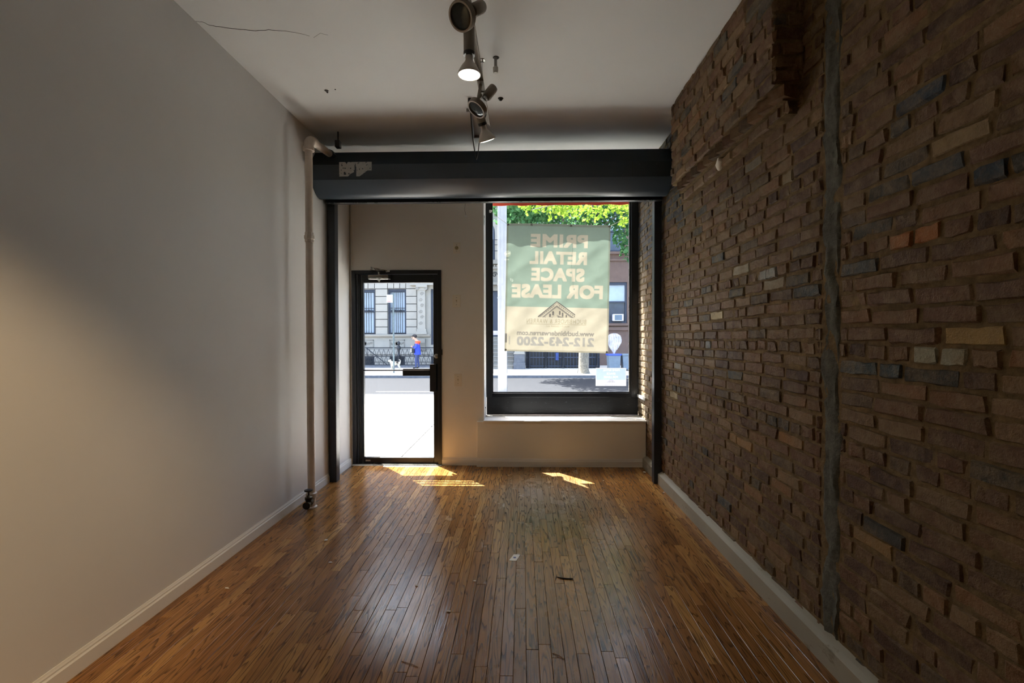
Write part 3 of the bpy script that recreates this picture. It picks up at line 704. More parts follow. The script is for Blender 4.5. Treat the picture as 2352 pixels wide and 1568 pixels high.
MB().box(-0.634, -0.608, 5.05, 5.066, 2.772, 2.786).box(-0.631, -0.627, 5.055, 5.060, 2.760, 2.772).box(-0.616, -0.612, 5.055, 5.060, 2.760, 2.772).build('plug', M['sillw'], hw)
hk = MB().tube([(-0.372, 5.36, 2.905), (-0.372, 5.335, 2.905), (-0.360, 5.325, 2.902), (-0.352, 5.335, 2.912)], 0.006, 8).box(-0.385, -0.360, 5.350, 5.362, 2.893, 2.925).build('cord_hook', M['sillw'])
tag(hk, 'small white hook on the black window frame holding a cord', 'hook')

# ------------------------------------------------------------------ printed banner and window sign
def text_tris(body, bold=0.0, space=1.0):
    cu = bpy.data.curves.new('t', 'FONT'); cu.body = body; cu.offset = bold; cu.resolution_u = 4; cu.space_character = space
    ob = bpy.data.objects.new('t', cu); C.objects.link(ob); bpy.context.view_layer.update()
    me = ob.evaluated_get(bpy.context.evaluated_depsgraph_get()).to_mesh(); me.calc_loop_triangles()
    v = np.array([q.co[:2] for q in me.vertices]); t = np.array([q.vertices[:] for q in me.loop_triangles])
    bpy.data.objects.remove(ob); bpy.data.curves.remove(cu)
    return v, t
def fill_tri(img, p, val):
    H, W = img.shape; x0 = max(0, int(p[:, 0].min())); x1 = min(W, int(p[:, 0].max()) + 2); y0 = max(0, int(p[:, 1].min())); y1 = min(H, int(p[:, 1].max()) + 2)
    if x1 <= x0 or y1 <= y0: return
    X, Y = np.meshgrid(np.arange(x0, x1) + .5, np.arange(y0, y1) + .5)
    s = lambda a, b: (b[0] - a[0]) * (Y - a[1]) - (b[1] - a[1]) * (X - a[0])
    a, b, c = s(p[0], p[1]), s(p[1], p[2]), s(p[2], p[0])
    img[y0:y1, x0:x1][((a >= 0) & (b >= 0) & (c >= 0)) | ((a <= 0) & (b <= 0) & (c <= 0))] = val
class Print:
    """a printed sheet: colours on a fine grid, u to the reader's right, v up, both in metres"""
    SS = 3
    def __init__(s, w, h, cell, ground):
        s.w, s.h, s.c = w, h, cell; s.nx, s.ny = int(w / cell) + 1, int(h / cell) + 1
        s.img = np.ones((s.ny, s.nx, 3)) * np.array(ground); s.k = s.SS / cell
    def _mask(s): return np.zeros((s.ny * s.SS, s.nx * s.SS))
    def _apply(s, m, col, op=1.0):
        a = m.reshape(s.ny, s.SS, s.nx, s.SS).mean(axis=(1, 3))[..., None] * op; s.img = s.img * (1 - a) + np.array(col) * a
    def rect(s, u0, u1, v0, v1, col, op=1.0): s.poly([(u0, v0), (u1, v0), (u1, v1), (u0, v1)], col, op)
    def poly(s, pts, col, op=1.0):
        m = s._mask(); p = np.array(pts) * s.k
        for i in range(1, len(p) - 1): fill_tri(m, p[[0, i, i + 1]], 1)
        s._apply(m, col, op)
    def text(s, body, u0, u1, v0, v1, col, bold=0.0, op=1.0, space=1.0):
        rad = bold * (v1 - v0) * 2.6; u0 += rad; u1 -= rad; v0 += rad; v1 -= rad
        v, t = text_tris(body, 0.0, space); lo, hi = v.min(0), v.max(0)
        q = (v - lo) / (hi - lo) * np.array([u1 - u0, v1 - v0]) + np.array([u0, v0]); q *= s.k; m = s._mask()
        for tr in t: fill_tri(m, q[tr], 1)
        n = int(round(rad * s.k))
        if n:
            for ax in (0, 1):
                src = m
                for a in range(-n, n + 1): m = np.maximum(m, np.roll(src, a, ax))
        s._apply(m, col, op)
    def mesh(s, name, x_right, z0, yfn, mtl, parent=None, gain=0.19):
        # reader stands in the street, so u grows towards -X
        jj, ii = np.meshgrid(np.arange(s.ny), np.arange(s.nx), indexing='ij')
        u = ii * s.c; v = jj * s.c
        X = x_right - u; Z = z0 + v; Y = yfn(u / s.w, v / s.h)
        co = np.stack([X[..., :], Y, Z], -1).reshape(-1, 3)
        a = (jj * s.nx + ii)[:-1, :-1].ravel(); F = np.stack([a, a + 1, a + s.nx + 1, a + s.nx], -1)
        me = bpy.data.meshes.new(name); me.from_pydata(co.tolist(), [], F.tolist()); me.materials.append(mtl)
        col = np.concatenate([s.img * gain, np.ones((s.ny, s.nx, 1))], -1).reshape(-1)
        point_attr(me, 'ink', col.astype(np.float32), 'FLOAT_COLOR'); me.shade_smooth()
        o = bpy.data.objects.new(name, me); C.objects.link(o); return adopt(o, parent)

BW, BH = 1.243, 1.530
GREEN, CREAM, GREY = lin(176, 197, 178), lin(240, 230, 204), lin(176, 170, 158)
bp = Print(BW, BH, 0.0036, CREAM)
px2 = lambda px: BW * (1 - (px - 1158) / 239.0)        # layout measured on the banner, mirrored for the reader
py2 = lambda py: BH * (1 - (py - 514) / 294.0)
bp.rect(0, BW, py2(704.5), BH, GREEN)
for body, a, b, t, d in (('PRIME', 1345, 1213, 537, 567), ('RETAIL', 1344, 1212, 576, 606), ('SPACE', 1339, 1216, 614, 645), ('FOR LEASE', 1382, 1172, 652, 684)):
    bp.text(body, px2(a), px2(b), py2(d), py2(t), CREAM, bold=0.024, space=1.06)
bp.text('BUCHBINDER & WARREN', px2(1345), px2(1208), py2(742), py2(731.5), lin(196, 186, 154), space=1.15)
bp.rect(px2(1345), px2(1208), py2(744.3), py2(743.2), lin(205, 194, 164))
bp.text('REALTY GROUP LLC', px2(1306), px2(1252), py2(750), py2(746.5), lin(188, 174, 138), space=1.1)
bp.text('www.buchbinderwarren.com', px2(1364), px2(1186), py2(770), py2(758.5), GREY, bold=0.014)
bp.text('212-243-2200', px2(1364), px2(1186), py2(794), py2(773), lin(196, 192, 182), bold=0.022, space=1.05)
bp.text('|', px2(1170.5), px2(1167.5), py2(792), py2(773), lin(206, 200, 186))
INK = lin(92, 90, 92); MID = lin(160, 154, 142)
def logo(p, ax, ay, s, ink, mid, stone):
    # a cornice corner seen from below: two receding eaves, dentils, arched windows; s = metres per photograph pixel
    q = lambda x, y: (ax + x * s, ay - y * s)
    p.poly([q(0, 0), q(43, 36), q(43, 38), q(-43, 38), q(-43, 30)], stone)
    p.poly([q(0, 0), q(43, 36), q(42, 38), q(0, 2.2)], ink); p.poly([q(0, 0), q(-43, 30), q(-43, 32), q(0, 2.0)], ink)
    p.poly([q(0, 4), q(40, 37), q(39, 38), q(0, 5)], mid); p.poly([q(0, 4), q(-43, 33.4), q(-43, 34.2), q(0, 5)], mid)
    p.poly([q(0, 10), q(34, 38), q(29, 38), q(0, 14)], mid); p.poly([q(0, 10), q(-41, 38), q(-34, 38), q(0, 14)], mid)
    for t in range(9):
        a = 6 + t * 4.1; b = 11 + t * 3.35
        if b < 36: p.poly([q(a, b - 1), q(a + 1.7, b + .3), q(a + 1.7, b + 2.2), q(a, b + 1)], ink)
        c = -6 - t * 4.3; d = 10.5 + t * 2.95; p.poly([q(c, d - 1), q(c - 1.7, d + .2), q(c - 1.7, d + 2.0), q(c, d + 1)], ink)
    for x, y, w, h in ((-9, 22, 3.4, 9.5), (-15.5, 26, 3.2, 10), (-24, 31, 3, 6), (6, 23, 4, 10), (13, 29, 4, 8), (25, 36, 2, 2)):
        p.poly([q(x, y + h), q(x + w, y + h), q(x + w, y + 1.5), q(x + w * .5, y), q(x, y + 1.5)], lin(118, 114, 112)); p.rect(q(x + w * .35, 0)[0], q(x + w * .6, 0)[0], q(0, y + h)[1], q(0, y + 3)[1], mid)
    p.poly([q(0, 32), q(-18, 38), q(-3, 38)], mid); p.poly([q(2, 31), q(12, 38), q(10, 38)], mid)
# the building mark stands the right way round for a reader in the street
logo(bp, px2(1276.5), py2(690), BW / 239.0, INK, MID, lin(226, 216, 190))
for (a, b, c, d) in ((0, BW, BH - 0.026, BH), (0, BW, 0, 0.022), (0, 0.022, 0, BH), (BW - 0.020, BW, 0, BH)):
    bp.rect(a, b, c, d, lin(150, 148, 128), 0.55)
bp.rect(BW - 0.026, BW - 0.003, py2(788), py2(767), lin(120, 118, 114), 0.9)
BY = 5.470
def ban_y(u, v):
    w = 0.010 * np.sin(u * 5.1 + 1.1) * (0.4 + v) + 0.004 * np.sin((u * 1.3 + v * 1.0) * 19) * np.sin(v * 6.2) ** 2
    w += 0.0040 * np.abs(np.sin((u - v * 0.9) * 8.0 + 0.6)) ** 6 + 0.0035 * np.abs(np.sin((u * 0.8 + v * 1.5) * 9.0 + 2.2)) ** 8
    w += 0.0020 * np.sin((u * 0.5 - v) * 42) * np.exp(-((v - 0.45) / 0.25) ** 2)
    return BY + w
ban = empty('lease_banner', (0.40, BY, 1.26), label='large green and cream vinyl banner with mirrored lettering hung behind the window', cat='banner')
sheet = bp.mesh('sheet', 1.026, 1.250, ban_y, printed('banner_print', 0.62, 0.22), ban)
MS = Matrix.Shear('XZ', 4, (0.022, 0))   # the sheet hangs slightly askew
for vtx in sheet.data.vertices:
    vtx.co.x += (vtx.co.z - 1.25) * 0.022; vtx.co.z -= (vtx.co.x - 0.4) * 0.024
def onb(u, v):    # point on the sheet, u,v fractions for the reader
    x = 1.026 - u * BW; z = 1.250 + v * BH; x += (z - 1.25) * 0.022; z -= (x - 0.4) * 0.024
    return Vector((x, float(ban_y(u, v)), z))
for (u, v) in ((0.012, 0.992), (0.38, 0.99), (0.76, 0.99), (0.988, 0.992), (0.012, 0.008), (0.988, 0.010)):
    p = onb(u, v); g = MB(); n = 14
    for k in range(n):
        a0, a1 = 2 * math.pi * k / n, 2 * math.pi * (k + 1) / n
        for (r0, r1, d0, d1) in ((0.006, 0.013, -0.004, -0.002),):
            g.add([p + Vector((math.cos(a0) * r0, d0, math.sin(a0) * r0)), p + Vector((math.cos(a1) * r0, d0, math.sin(a1) * r0)), p + Vector((math.cos(a1) * r1, d1, math.sin(a1) * r1)), p + Vector((math.cos(a0) * r1, d1, math.sin(a0) * r1))], [(0, 1, 2, 3)])
            g.add([p + Vector((math.cos(a0) * r0, -d0, math.sin(a0) * r0)), p + Vector((math.cos(a1) * r0, -d0, math.sin(a1) * r0)), p + Vector((math.cos(a0) * r0, d0, math.sin(a0) * r0)), p + Vector((math.cos(a1) * r0, d0, math.sin(a1) * r0))], [(0, 1, 3, 2)])
    g.build('grommet', M['tan'], ban)
p = onb(0.988, 0.992); MB().tube([(-0.345, 5.43, 2.90), (-0.29, 5.44, 2.86), p], 0.0022, 6).build('tie_cord', M['sillw'], ban)
p = onb(0.012, 0.992); MB().tube([p, (1.15, 5.45, 2.80), (1.265, 5.43, 2.93)], 0.0022, 6).build('tie_cord', M['sillw'], ban)
p = onb(0.38, 0.985); MB().tube([p + Vector((0, 0.012, 0))] + [Vector((onb(0.38, v).x + 0.012 * math.sin(v * 14), BY + 0.03, onb(0.38, v).z)) for v in (0.9, 0.8, 0.7, 0.6, 0.55)], 0.0014, 5).build('loose_cord', M['cable'], ban)

sp = Print(0.362, 0.214, 0.0022, lin(242, 242, 248))
sp.rect(0.008, 0.354, 0.074, 0.206, lin(196, 216, 232))
for body, a, b, c, d in (('PRIME RETAIL', 0.078, 0.278, 0.176, 0.200), ('SPACE', 0.128, 0.232, 0.134, 0.160), ('FOR LEASE', 0.098, 0.264, 0.094, 0.120)):
    sp.text(body, a, b, c, d, lin(240, 242, 248), bold=0.02, space=1.05)
logo(sp, 0.180, 0.086, 0.105 / 86, lin(166, 166, 186), lin(186, 186, 204), lin(222, 222, 232))
sp.text('www.buchbinderwarren.com', 0.108, 0.252, 0.026, 0.033, lin(190, 188, 206)); sp.text('212-243-2200', 0.108, 0.256, 0.004, 0.018, lin(190, 188, 206), bold=0.012)
sg = sp.mesh('window_sign', 1.229, 0.850, lambda u, v: 5.412 + 0.001 * np.sin(u * 3), printed('sign_print', 0.55, 0.03), gain=0.26)
tag(sg, 'small pale blue and white lease sign stuck low on the window glass', 'sign')

# ------------------------------------------------------------------ track lights
TX, TZ = -0.268, 3.115
tr = empty('light_track', (TX, 1.8, TZ), label='thin suspended lighting track hung from the ceiling on rods', cat='lighting track')
MB().box(TX - 0.017, TX - 0.011, -3.2, 3.62, TZ - 0.012, TZ + 0.012).box(TX + 0.011, TX + 0.017, -3.2, 3.62, TZ - 0.012, TZ + 0.012).box(TX - 0.017, TX + 0.017, -3.2, 3.62, TZ + 0.008, TZ + 0.012).build('track_bar', M['tan'], tr)
for y in (-2.0, 0.6, 3.10):
    MB().cyl((TX, y, TZ + 0.01), (TX, y, ZC), 0.004, n=8).lathe([(0.022, 0), (0.020, 0.006), (0.004, 0.008)], (TX, y, ZC), (0, 0, -1), 14).build('hanger_rod', M['chrome'], tr, smooth=40)
cb = MB().tube([(-0.405, 3.60, 3.30), (-0.402, 3.585, 3.22), (-0.392, 3.56, 3.08), (-0.378, 3.55, 2.95), (-0.362, 3.55, 2.85), (-0.352, 3.55, 2.822), (-0.342, 3.53, 2.84), (-0.325, 3.48, 2.92), (-0.300, 3.45, 3.02), (TX, 3.44, TZ)], 0.0038, 8).build('feed_cable', M['cable'], tr, smooth=60)
cj = empty('ceiling_conduit', (-0.42, 3.60, 3.28), label='straight grey conduit along the ceiling above the shutter', cat='conduit')
MB().tube([(-0.410, 3.60, 3.302), (-0.47, 4.55, 3.302)], 0.009, 10).build('tube', M['rod'], cj, smooth=40)
MB().lathe([(0.016, 0), (0.016, 0.03), (0.006, 0.04)], (-0.410, 3.60, ZC), (0, 0, -1), 10).build('end_fitting', M['blackrub'], cj, smooth=40)
for y in (3.75, 4.25): MB().box(-0.455, -0.39, y, y + 0.012, ZC - 0.024, ZC - 0.001).build('strap', M['rod'], cj)

def emit(name, col, s):
    k = N(name); k.b.inputs['Emission Strength'].default_value = s
    n = k.noise(k.pos(), 90, 2); k.l(k.ramp(n, [(0.2, tuple(c * .92 for c in col)), (0.8, col)]), k.b.inputs['Emission Color']); k.b.inputs['Base Color'].default_value = (*col, 1)
    return k.mat
M['bulb_on'] = emit('lit_bulb_face', (1.0, 0.93, 0.80), 7.0)
WARM = (1.0, 0.68, 0.36)
def lit(root, pos, aim, energy, col, size, blend=0.7, r=0.05):
    l = bpy.data.lights.new('bulb_light', 'SPOT'); l.energy = energy; l.color = col; l.spot_size = math.radians(size); l.spot_blend = blend; l.shadow_soft_size = r
    o = bpy.data.objects.new('bulb_light', l); C.objects.link(o); o.location = pos; o.rotation_euler = Vector(aim).to_track_quat('-Z', 'Y').to_euler(); adopt(o, root)

def flood(face, axis, label, on, energy=0, col=WARM, size=110, top=None):
    """socket cylinder + flared reflector bulb; face = centre of the bulb face, axis = way it points"""
    f = Vector(face); d = Vector(axis).normalized(); r = empty('track_spotlight', f - d * 0.25, label=label, cat='spotlight', group='spotlights along the ceiling track')
    b0 = f - d * 0.105
    MB().lathe([(0.0, -0.145), (0.026, -0.145), (0.030, -0.138), (0.030, 0.0), (0.026, 0.004)], b0, d, 22).build('socket', M['tan'], r, smooth=35)
    MB().lathe([(0.031, -0.012), (0.031, 0.006), (0.022, 0.008)], b0, d, 22).build('collar', M['blackrub'], r, smooth=35)
    MB().lathe([(0.020, 0.0), (0.021, 0.030), (0.025, 0.040), (0.042, 0.062), (0.056, 0.088), (0.061, 0.098), (0.0615, 0.106), (0.058, 0.106)], b0, d, 28, cap=False).build('bulb', M['lampw'], r, smooth=40)
    MB().lathe([(0.0585, -0.004), (0.050, 0.0025), (0.030, 0.006), (0.001, 0.0075)], f, d, 28, cap=False).build('bulb_face', M['bulb_on'] if on else M['lens'], r, smooth=60)
    s = b0 - d * 0.13; e = Vector((TX, s.y, TZ)); 
    MB().cyl(s, e, 0.009, n=10).box(TX - 0.02, TX + 0.02, s.y - 0.03, s.y + 0.03, TZ - 0.022, TZ - 0.012).build('track_adapter', M['tan'], r)
    if on: lit(r, f + d * 0.02, d, energy, col, size)
    return r
def ring(face, axis, label, yoke=True, on=False, energy=0, col=WARM, size=60):
    """gimbal-ring lamp: wide ring round a deep bulb, held by two flat arms"""
    f = Vector(face); d = Vector(axis).normalized(); r = empty('track_spotlight', f - d * 0.2, label=label, cat='spotlight', group='spotlights along the ceiling track')
    rg = MB().lathe([(0.056, 0.0), (0.064, 0.0), (0.066, -0.004), (0.066, -0.034), (0.058, -0.038), (0.054, -0.012), (0.056, 0.0)], f, d, 32, cap=False).build('ring', M['tan'], r, smooth=35)
    MB().lathe([(0.0565, 0.0012), (0.0645, 0.0012), (0.0645, 0.0), (0.0565, 0.0)], f, d, 32, cap=False).build('ring_lip', M['lampw'], rg, smooth=35)
    MB().lathe([(0.056, -0.008), (0.044, -0.004), (0.022, -0.001), (0.001, 0.0)], f, d, 28, cap=False).build('bulb_face', M['bulb_on'] if on else M['lens'], r, smooth=60)
    MB().lathe([(0.056, -0.036), (0.046, -0.060), (0.030, -0.085), (0.022, -0.095), (0.022, -0.125), (0.019, -0.13)], f, d, 24).build('bulb', M['chrome'], r, smooth=40)
    MB().lathe([(0.029, -0.215), (0.031, -0.205), (0.031, -0.130), (0.026, -0.122)], f, d, 22).build('socket', M['tan'], r, smooth=35)
    top = Vector((TX, (f - d * 0.05).y, TZ - 0.01)); u = Vector((0, 1, 0)).cross(d).normalized(); 
    side = d.cross(u).normalized()
    for s in (-1, 1):
        p = f - d * 0.02 + side * 0.069 * s
        w = (top - p).normalized(); q = w.cross(side).normalized()
        MB().obox((p + top) / 2, w * ((top - p).length / 2), q * 0.010, side * 0.0022).build('yoke_arm', M['tan'], r)
    MB().box(TX - 0.02, TX + 0.02, top.y - 0.05, top.y + 0.05, TZ - 0.024, TZ - 0.012).build('track_adapter', M['tan'], r)
    if on: lit(r, f + d * 0.02, d, energy, col, size)
    return r
ring((-0.293, 2.19, 2.975), (-0.42, -0.62, -0.66), 'unlit ring spotlight nearest the camera, cut by the top edge')
flood((-0.281, 2.45, 2.846), (0.0, 0.03, -1), 'glowing flared spotlight pointing straight down below the track', True, 10, (1, 0.88, 0.7), 130)
ring((-0.300, 2.985, 2.925), (-0.52, -0.28, -0.80), 'small unlit ring spotlight tilted sideways in front of the conduit')
flood((-0.245, 3.22, 2.826), (0.26, 0.42, -0.86), 'far flared spotlight with a thin lit rim facing the shutter', True, 6, (1, 0.80, 0.52), 120)
# the track goes on behind the camera
flood((-0.268, -0.75, 2.86), (-1.66, 1.80, -1.92), 'spotlight behind the camera washing the plain wall with warm light', True, 250, (1.0, 0.70, 0.38), 42)
flood((-0.268, -2.2, 2.86), (0.15, 0.1, -1), 'unseen fill spotlight added far behind the camera pointing down', True, 15, (1, 0.9, 0.76), 130)  # added lamp, brightens the room from out of view

cs_ = empty('sprinkler_stub', (-0.175, 3.07, 3.2), label='short grey pipe stub poking down through the ceiling plaster', cat='pipe stub')
MB().lathe([(0.010, 0), (0.010, 0.072)], (-0.175, 3.07, ZC), (0, 0, -1), 12).build('stub_pipe', M['rod'], cs_, smooth=40)
MB().lathe([(0.015, 0.066), (0.020, 0.072), (0.020, 0.098), (0.015, 0.106), (0.006, 0.106)], (-0.175, 3.07, ZC), (0, 0, -1), 6).build('hex_cap', M['lampw'], cs_)
MB().lathe([(0.022, 0), (0.020, 0.002), (0.012, 0.003)], (-0.172, 3.075, ZC), (0, 0, -1), 11).build('ragged_hole', M['joint'], cs_)
cp = MB().lathe([(0.022, 0), (0.020, 0.004), (0.012, 0.008), (0.011, 0.016), (0.004, 0.018)], (-0.166, 3.60, ZC), (0, 0, -1), 12).build('ceiling_plug', M['joint'], smooth=40)
tag(cp, 'small dark plugged hole in the ceiling above the shutter', 'ceiling plug')

# ------------------------------------------------------------------ litter on the floor
card = empty('business_card', (-0.052, 2.952, 0.0005), label='white business card with a blue dot lying on the floor', cat='card')
cq = [Vector(p) for p in ((-0.060, 2.996, 0.001), (-0.017, 2.991, 0.0014), (-0.042, 2.909, 0.001), (-0.089, 2.914, 0.001))]
MB().add([*cq, *[p + Vector((0, 0, 0.0006)) for p in cq]], [(0, 1, 2, 3), (4, 5, 6, 7), (0, 1, 5, 4), (1, 2, 6, 5), (2, 3, 7, 6), (3, 0, 4, 7)]).build('card_stock', M['white'], card)
MB().lathe([(0.0095, 0), (0.0095, 0.0004)], (-0.053, 2.952, 0.0017), (0, 0, 1), 18).build('blue_dot', M['blue'], card)
chips = [((-1.231, 2.866), 0.013, 'white paint chip nearest the pipe on the floor'), ((-1.70, 2.557), 0.014, 'crumpled white paint chip near the left baseboard'), ((-0.285, 2.661), 0.012, 'curled white paint chip left of the business card'),
         ((-0.616, 2.608), 0.011, 'pale paint chip between the left baseboard and the curled chip'), ((-0.389, 2.366), 0.013, 'star shaped white scrap on the floor below the card'), ((-1.395, 3.178), 0.016, 'thin pale sliver in the reflection of the riser'),
         ((0.055, 4.209), 0.006, 'tiny white crumb on the floor near the sun patches'), ((0.805, 4.537), 0.008, 'tiny pale flake on the floor below the window'), ((1.300, 4.205), 0.012, 'white flake beside the grey baseboard'), ((1.285, 4.82), 0.022, 'bright curl of paint behind the right guide rail')]
for (xy, s, lab) in chips:
    r = rnd; n = r.choice((5, 6, 7)); v = []
    for k in range(n):
        a = 2 * math.pi * k / n; q = s * r.uniform(0.5, 1.1); v.append((xy[0] + math.cos(a) * q, xy[1] + math.sin(a) * q * 0.8, 0.0012 + r.uniform(0, s * 0.35)))
    m = MB(); m.add([(xy[0], xy[1], 0.002)] + v + [(p[0], p[1], p[2] + 0.0012) for p in v] + [(xy[0], xy[1], 0.0035)],
                    [(0, 1 + (k + 1) % n, 1 + k) for k in range(n)] + [(2 * n + 1, n + 1 + k, n + 1 + (k + 1) % n) for k in range(n)] + [(1 + k, 1 + (k + 1) % n, n + 1 + (k + 1) % n, n + 1 + k) for k in range(n)])
    tag(m.build('paint_chip', M['chip']), lab, 'paint chip', 'paint chips on the floor')
tw = empty('dark_twig', (0.25, 2.69, 0), label='dark forked twig lying near the business card', cat='twig')
MB().tube([(0.205, 2.715, 0.003), (0.235, 2.700, 0.004), (0.262, 2.694, 0.004), (0.300, 2.700, 0.003)], [0.002, 0.004, 0.004, 0.002], 6).build('stem', M['twig'], tw)
MB().tube([(0.205, 2.742, 0.003), (0.200, 2.715, 0.003), (0.192, 2.678, 0.003)], [0.0015, 0.0025, 0.0015], 5).build('side_stem', M['twig'], tw)
MB().tube([(0.262, 2.694, 0.004), (0.300, 2.686, 0.003)], [0.003, 0.002], 5).build('side_stem', M['twig'], tw)
for (a, b, lab, mt) in (((0.135, 2.06), (0.185, 2.02), 'thin brown splinter below the business card', 'straw'), ((-0.54, 1.995), (-0.46, 1.962), 'long pale splinter near the lower edge of the picture', 'straw'), ((1.20, 2.60), (1.265, 2.585), 'pale straw close to the grey baseboard', 'straw'), ((0.86, 2.745), (0.89, 2.70), 'short dark fibre on the floor near the brick wall', 'twig')):
    mid = ((a[0] + b[0]) / 2 + 0.006, (a[1] + b[1]) / 2, 0.004)
    tag(MB().tube([(*a, 0.002), mid, (*b, 0.002)], 0.0016, 5).build('wood_splinter', M[mt]), lab, 'splinter')

# ------------------------------------------------------------------ street
GZ, SZ, FZ = -0.03, -0.15, -0.05
sw = empty('sidewalk_near', (0, 8, GZ), label='sunlit concrete sidewalk outside the door', kind='structure')
for i in range(-8, 8):
    for j, (a, b) in enumerate(((5.44, 6.9), (6.9, 8.4), (8.4, 9.9), (9.9, 11.3))):
        x = i * 1.55 - 0.35 + 0.42
        MB().box(x + 0.012, x + 1.538, a + 0.012, b - 0.012, GZ - 0.15, GZ + 0.002 * ((i * 7 + j * 3) % 3)).build('slab', M['concrete'], sw)
MB().box(-14, 14, 5.44, 11.3, GZ - 0.3, GZ - 0.012).build('slab_bed', M['joint'], sw)
MB().box(-14, 14, 11.3, 11.46, -0.4, GZ).build('kerb', M['curb'], sw)
mh = MB().lathe([(0.34, -0.01), (0.34, 0.004), (0.30, 0.004), (0.30, 0.0), (0.02, 0.0)], (-1.75, 7.62, GZ), (0, 0, 1), 28)
for k in range(26):
    a = k * 2.4; q = 0.05 * math.sqrt(k); mh.box(-1.75 + q * math.cos(a) - .012, -1.75 + q * math.cos(a) + .012, 7.62 + q * math.sin(a) - .012, 7.62 + q * math.sin(a) + .012, GZ, GZ + 0.006)
tag(mh.build('manhole_cover', mat('cast_iron', lin(58, 60, 62), 0.7, 0, 0.3, 12)), 'round cast iron cover set in the sunlit sidewalk', 'manhole cover')
st = tag(MB().box(-30, 30, 11.46, 17.14, -0.4, SZ).build('street', M['asphalt']), 'grey asphalt roadway', kind='structure')
MB().box(-4.2, -2.6, 12.9, 12.98, SZ - 0.01, SZ + 0.002).build('patch', M['curb'], st)
fs = empty('sidewalk_far', (0, 19, FZ), label='pale sidewalk across the road with a dark kerb', kind='structure')
for i in range(-10, 10): MB().box(i * 1.6 + 0.006, i * 1.6 + 1.594, 17.32, 19.9, FZ - 0.2, FZ).build('slab', M['concrete'], fs)
MB().box(-16, 16, 19.9, 24, FZ - 0.2, FZ - 0.002).build('paving', M['concrete'], fs)
MB().box(-30, 30, 17.14, 17.32, -0.4, FZ).build('kerb', M['curb'], fs)
aw = empty('red_awning', (0.5, 5.6, 3.07), label='red fabric awning edge seen above the banner', cat='awning')
MB().add([(-0.52, 5.47, 3.42), (1.50, 5.47, 3.42), (1.50, 5.685, 3.20), (-0.52, 5.685, 3.20), (-0.52, 5.47, 3.41), (1.50, 5.47, 3.41), (1.50, 5.675, 3.195), (-0.52, 5.675, 3.195)], [(0, 1, 2, 3), (4, 5, 6, 7), (0, 1, 5, 4), (1, 2, 6, 5), (2, 3, 7, 6), (3, 0, 4, 7)]).build('top_cloth', M['red'], aw)
va = MB(); n = 60
for k in range(n + 1):
    x = -0.52 + 2.02 * k / n; zb = 3.066 + 0.004 * math.sin(k * 0.7); yb_ = 5.68 + 0.006 * math.sin(k * 0.9); va.v += [(x, 5.682, 3.20), (x, yb_, zb), (x, 5.676, 3.20), (x, yb_ - 0.004, zb)]
for k in range(n):
    a = 4 * k; va.f += [(a, a + 4, a + 5, a + 1), (a + 2, a + 3, a + 7, a + 6), (a + 1, a + 5, a + 7, a + 3)]; va.m += [0, 0, 0]
va.build('valance', M['red'], aw)
MB().box(-0.52, 1.50, 5.668, 5.684, 3.19, 3.206).build('front_bar', M['iron'], aw)
# unseen slats added outside above the door to stripe the sunlight indoors
cn = empty('sun_stripe_slats', (-1.7, 5.5, 2.9), label='unseen metal slats added outside above the door to stripe the sunlight', cat='light blocker')
MB().box(-2.9, -0.62, 5.70, 5.83, 2.88, 2.94).build('front_beam', M['iron'], cn)
for x in (-2.9, -0.66): MB().box(x, x + 0.04, 5.44, 5.83, 2.86, 2.90).build('bracket', M['iron'], cn)
yk = 5.66
while yk > 5.44: MB().box(-2.9, -0.62, yk - 0.030, yk, 2.90, 2.910).build('slat', M['iron'], cn); yk -= 0.066

pole = empty('street_pole', (-0.505, 11.6, GZ), label='tall square galvanised pole at the near kerb behind the banner', cat='pole')
MB().box(-0.620, -0.390, 11.50, 11.70, -0.15, 9.0).build('shaft', M['galv'], pole, bevel=0.02)
MB().box(-0.56, -0.545, 11.492, 11.502, 0.0, 9.0).box(-0.47, -0.455, 11.492, 11.502, 0, 9.0).build('rib', M['galv'], pole)
for z in (2.40, 2.72): MB().box(-0.63, -0.38, 11.49, 11.71, z, z + 0.02).build('band', M['galv'], pole)

# ---- the light stone house seen through the door
FY = 22.8
ha = empty('limestone_house', (-8.2, FY, 0), label='pale limestone row house with rusticated blocks and barred windows', cat='building')
W_A = [(-8.42, -7.43, 1.52, 3.81), (-6.77, -5.85, 1.52, 3.82), (-9.9, -9.0, 1.52, 3.81), (-4.60, -3.5, 1.0, 3.80)]
B_A = [(-8.42, -7.47, -0.02, 0.42), (-6.70, -5.92, -0.02, 0.42), (-4.60, -3.9, -0.02, 0.42)]
U_A = [(x, x + 0.95, z, z + 2.0) for z in (5.2, 8.6) for x in (-9.9, -8.4, -6.78, -4.6)]
m = MB()
for c in cells(-12, -3.0, FZ, 12.0, W_A + B_A + U_A): m.box(c[0], c[1], FY, FY + 0.4, c[2], c[3])
m.build('wall', M['lime'], ha)
blk = {}
def block(x0, x1, z0, z1, par, mt='lime', d=0.035, y=FY):
    key = (round(x1 - x0, 2), round(z1 - z0, 2), mt, d)
    if key not in blk:
        w, h = x1 - x0 - 0.035, z1 - z0 - 0.035
        b = MB().box(0, w, -d, 0.01, 0, h); me = bpy.data.meshes.new('stone_block'); me.from_pydata(b.v, [], b.f); me.materials.append(M[mt]); blk[key] = me
    o = bpy.data.objects.new('stone_block', blk[key]); C.objects.link(o); o.location = (x0 + 0.0175, y, z0 + 0.0175); adopt(o, par)
for (a, b) in ((-9.0, -8.42), (-7.43, -6.77), (-5.85, -5.30)): MB().box(a, b, FY - 0.006, FY, 1.52, 4.26).build('joint_bed', M['joint'], ha)
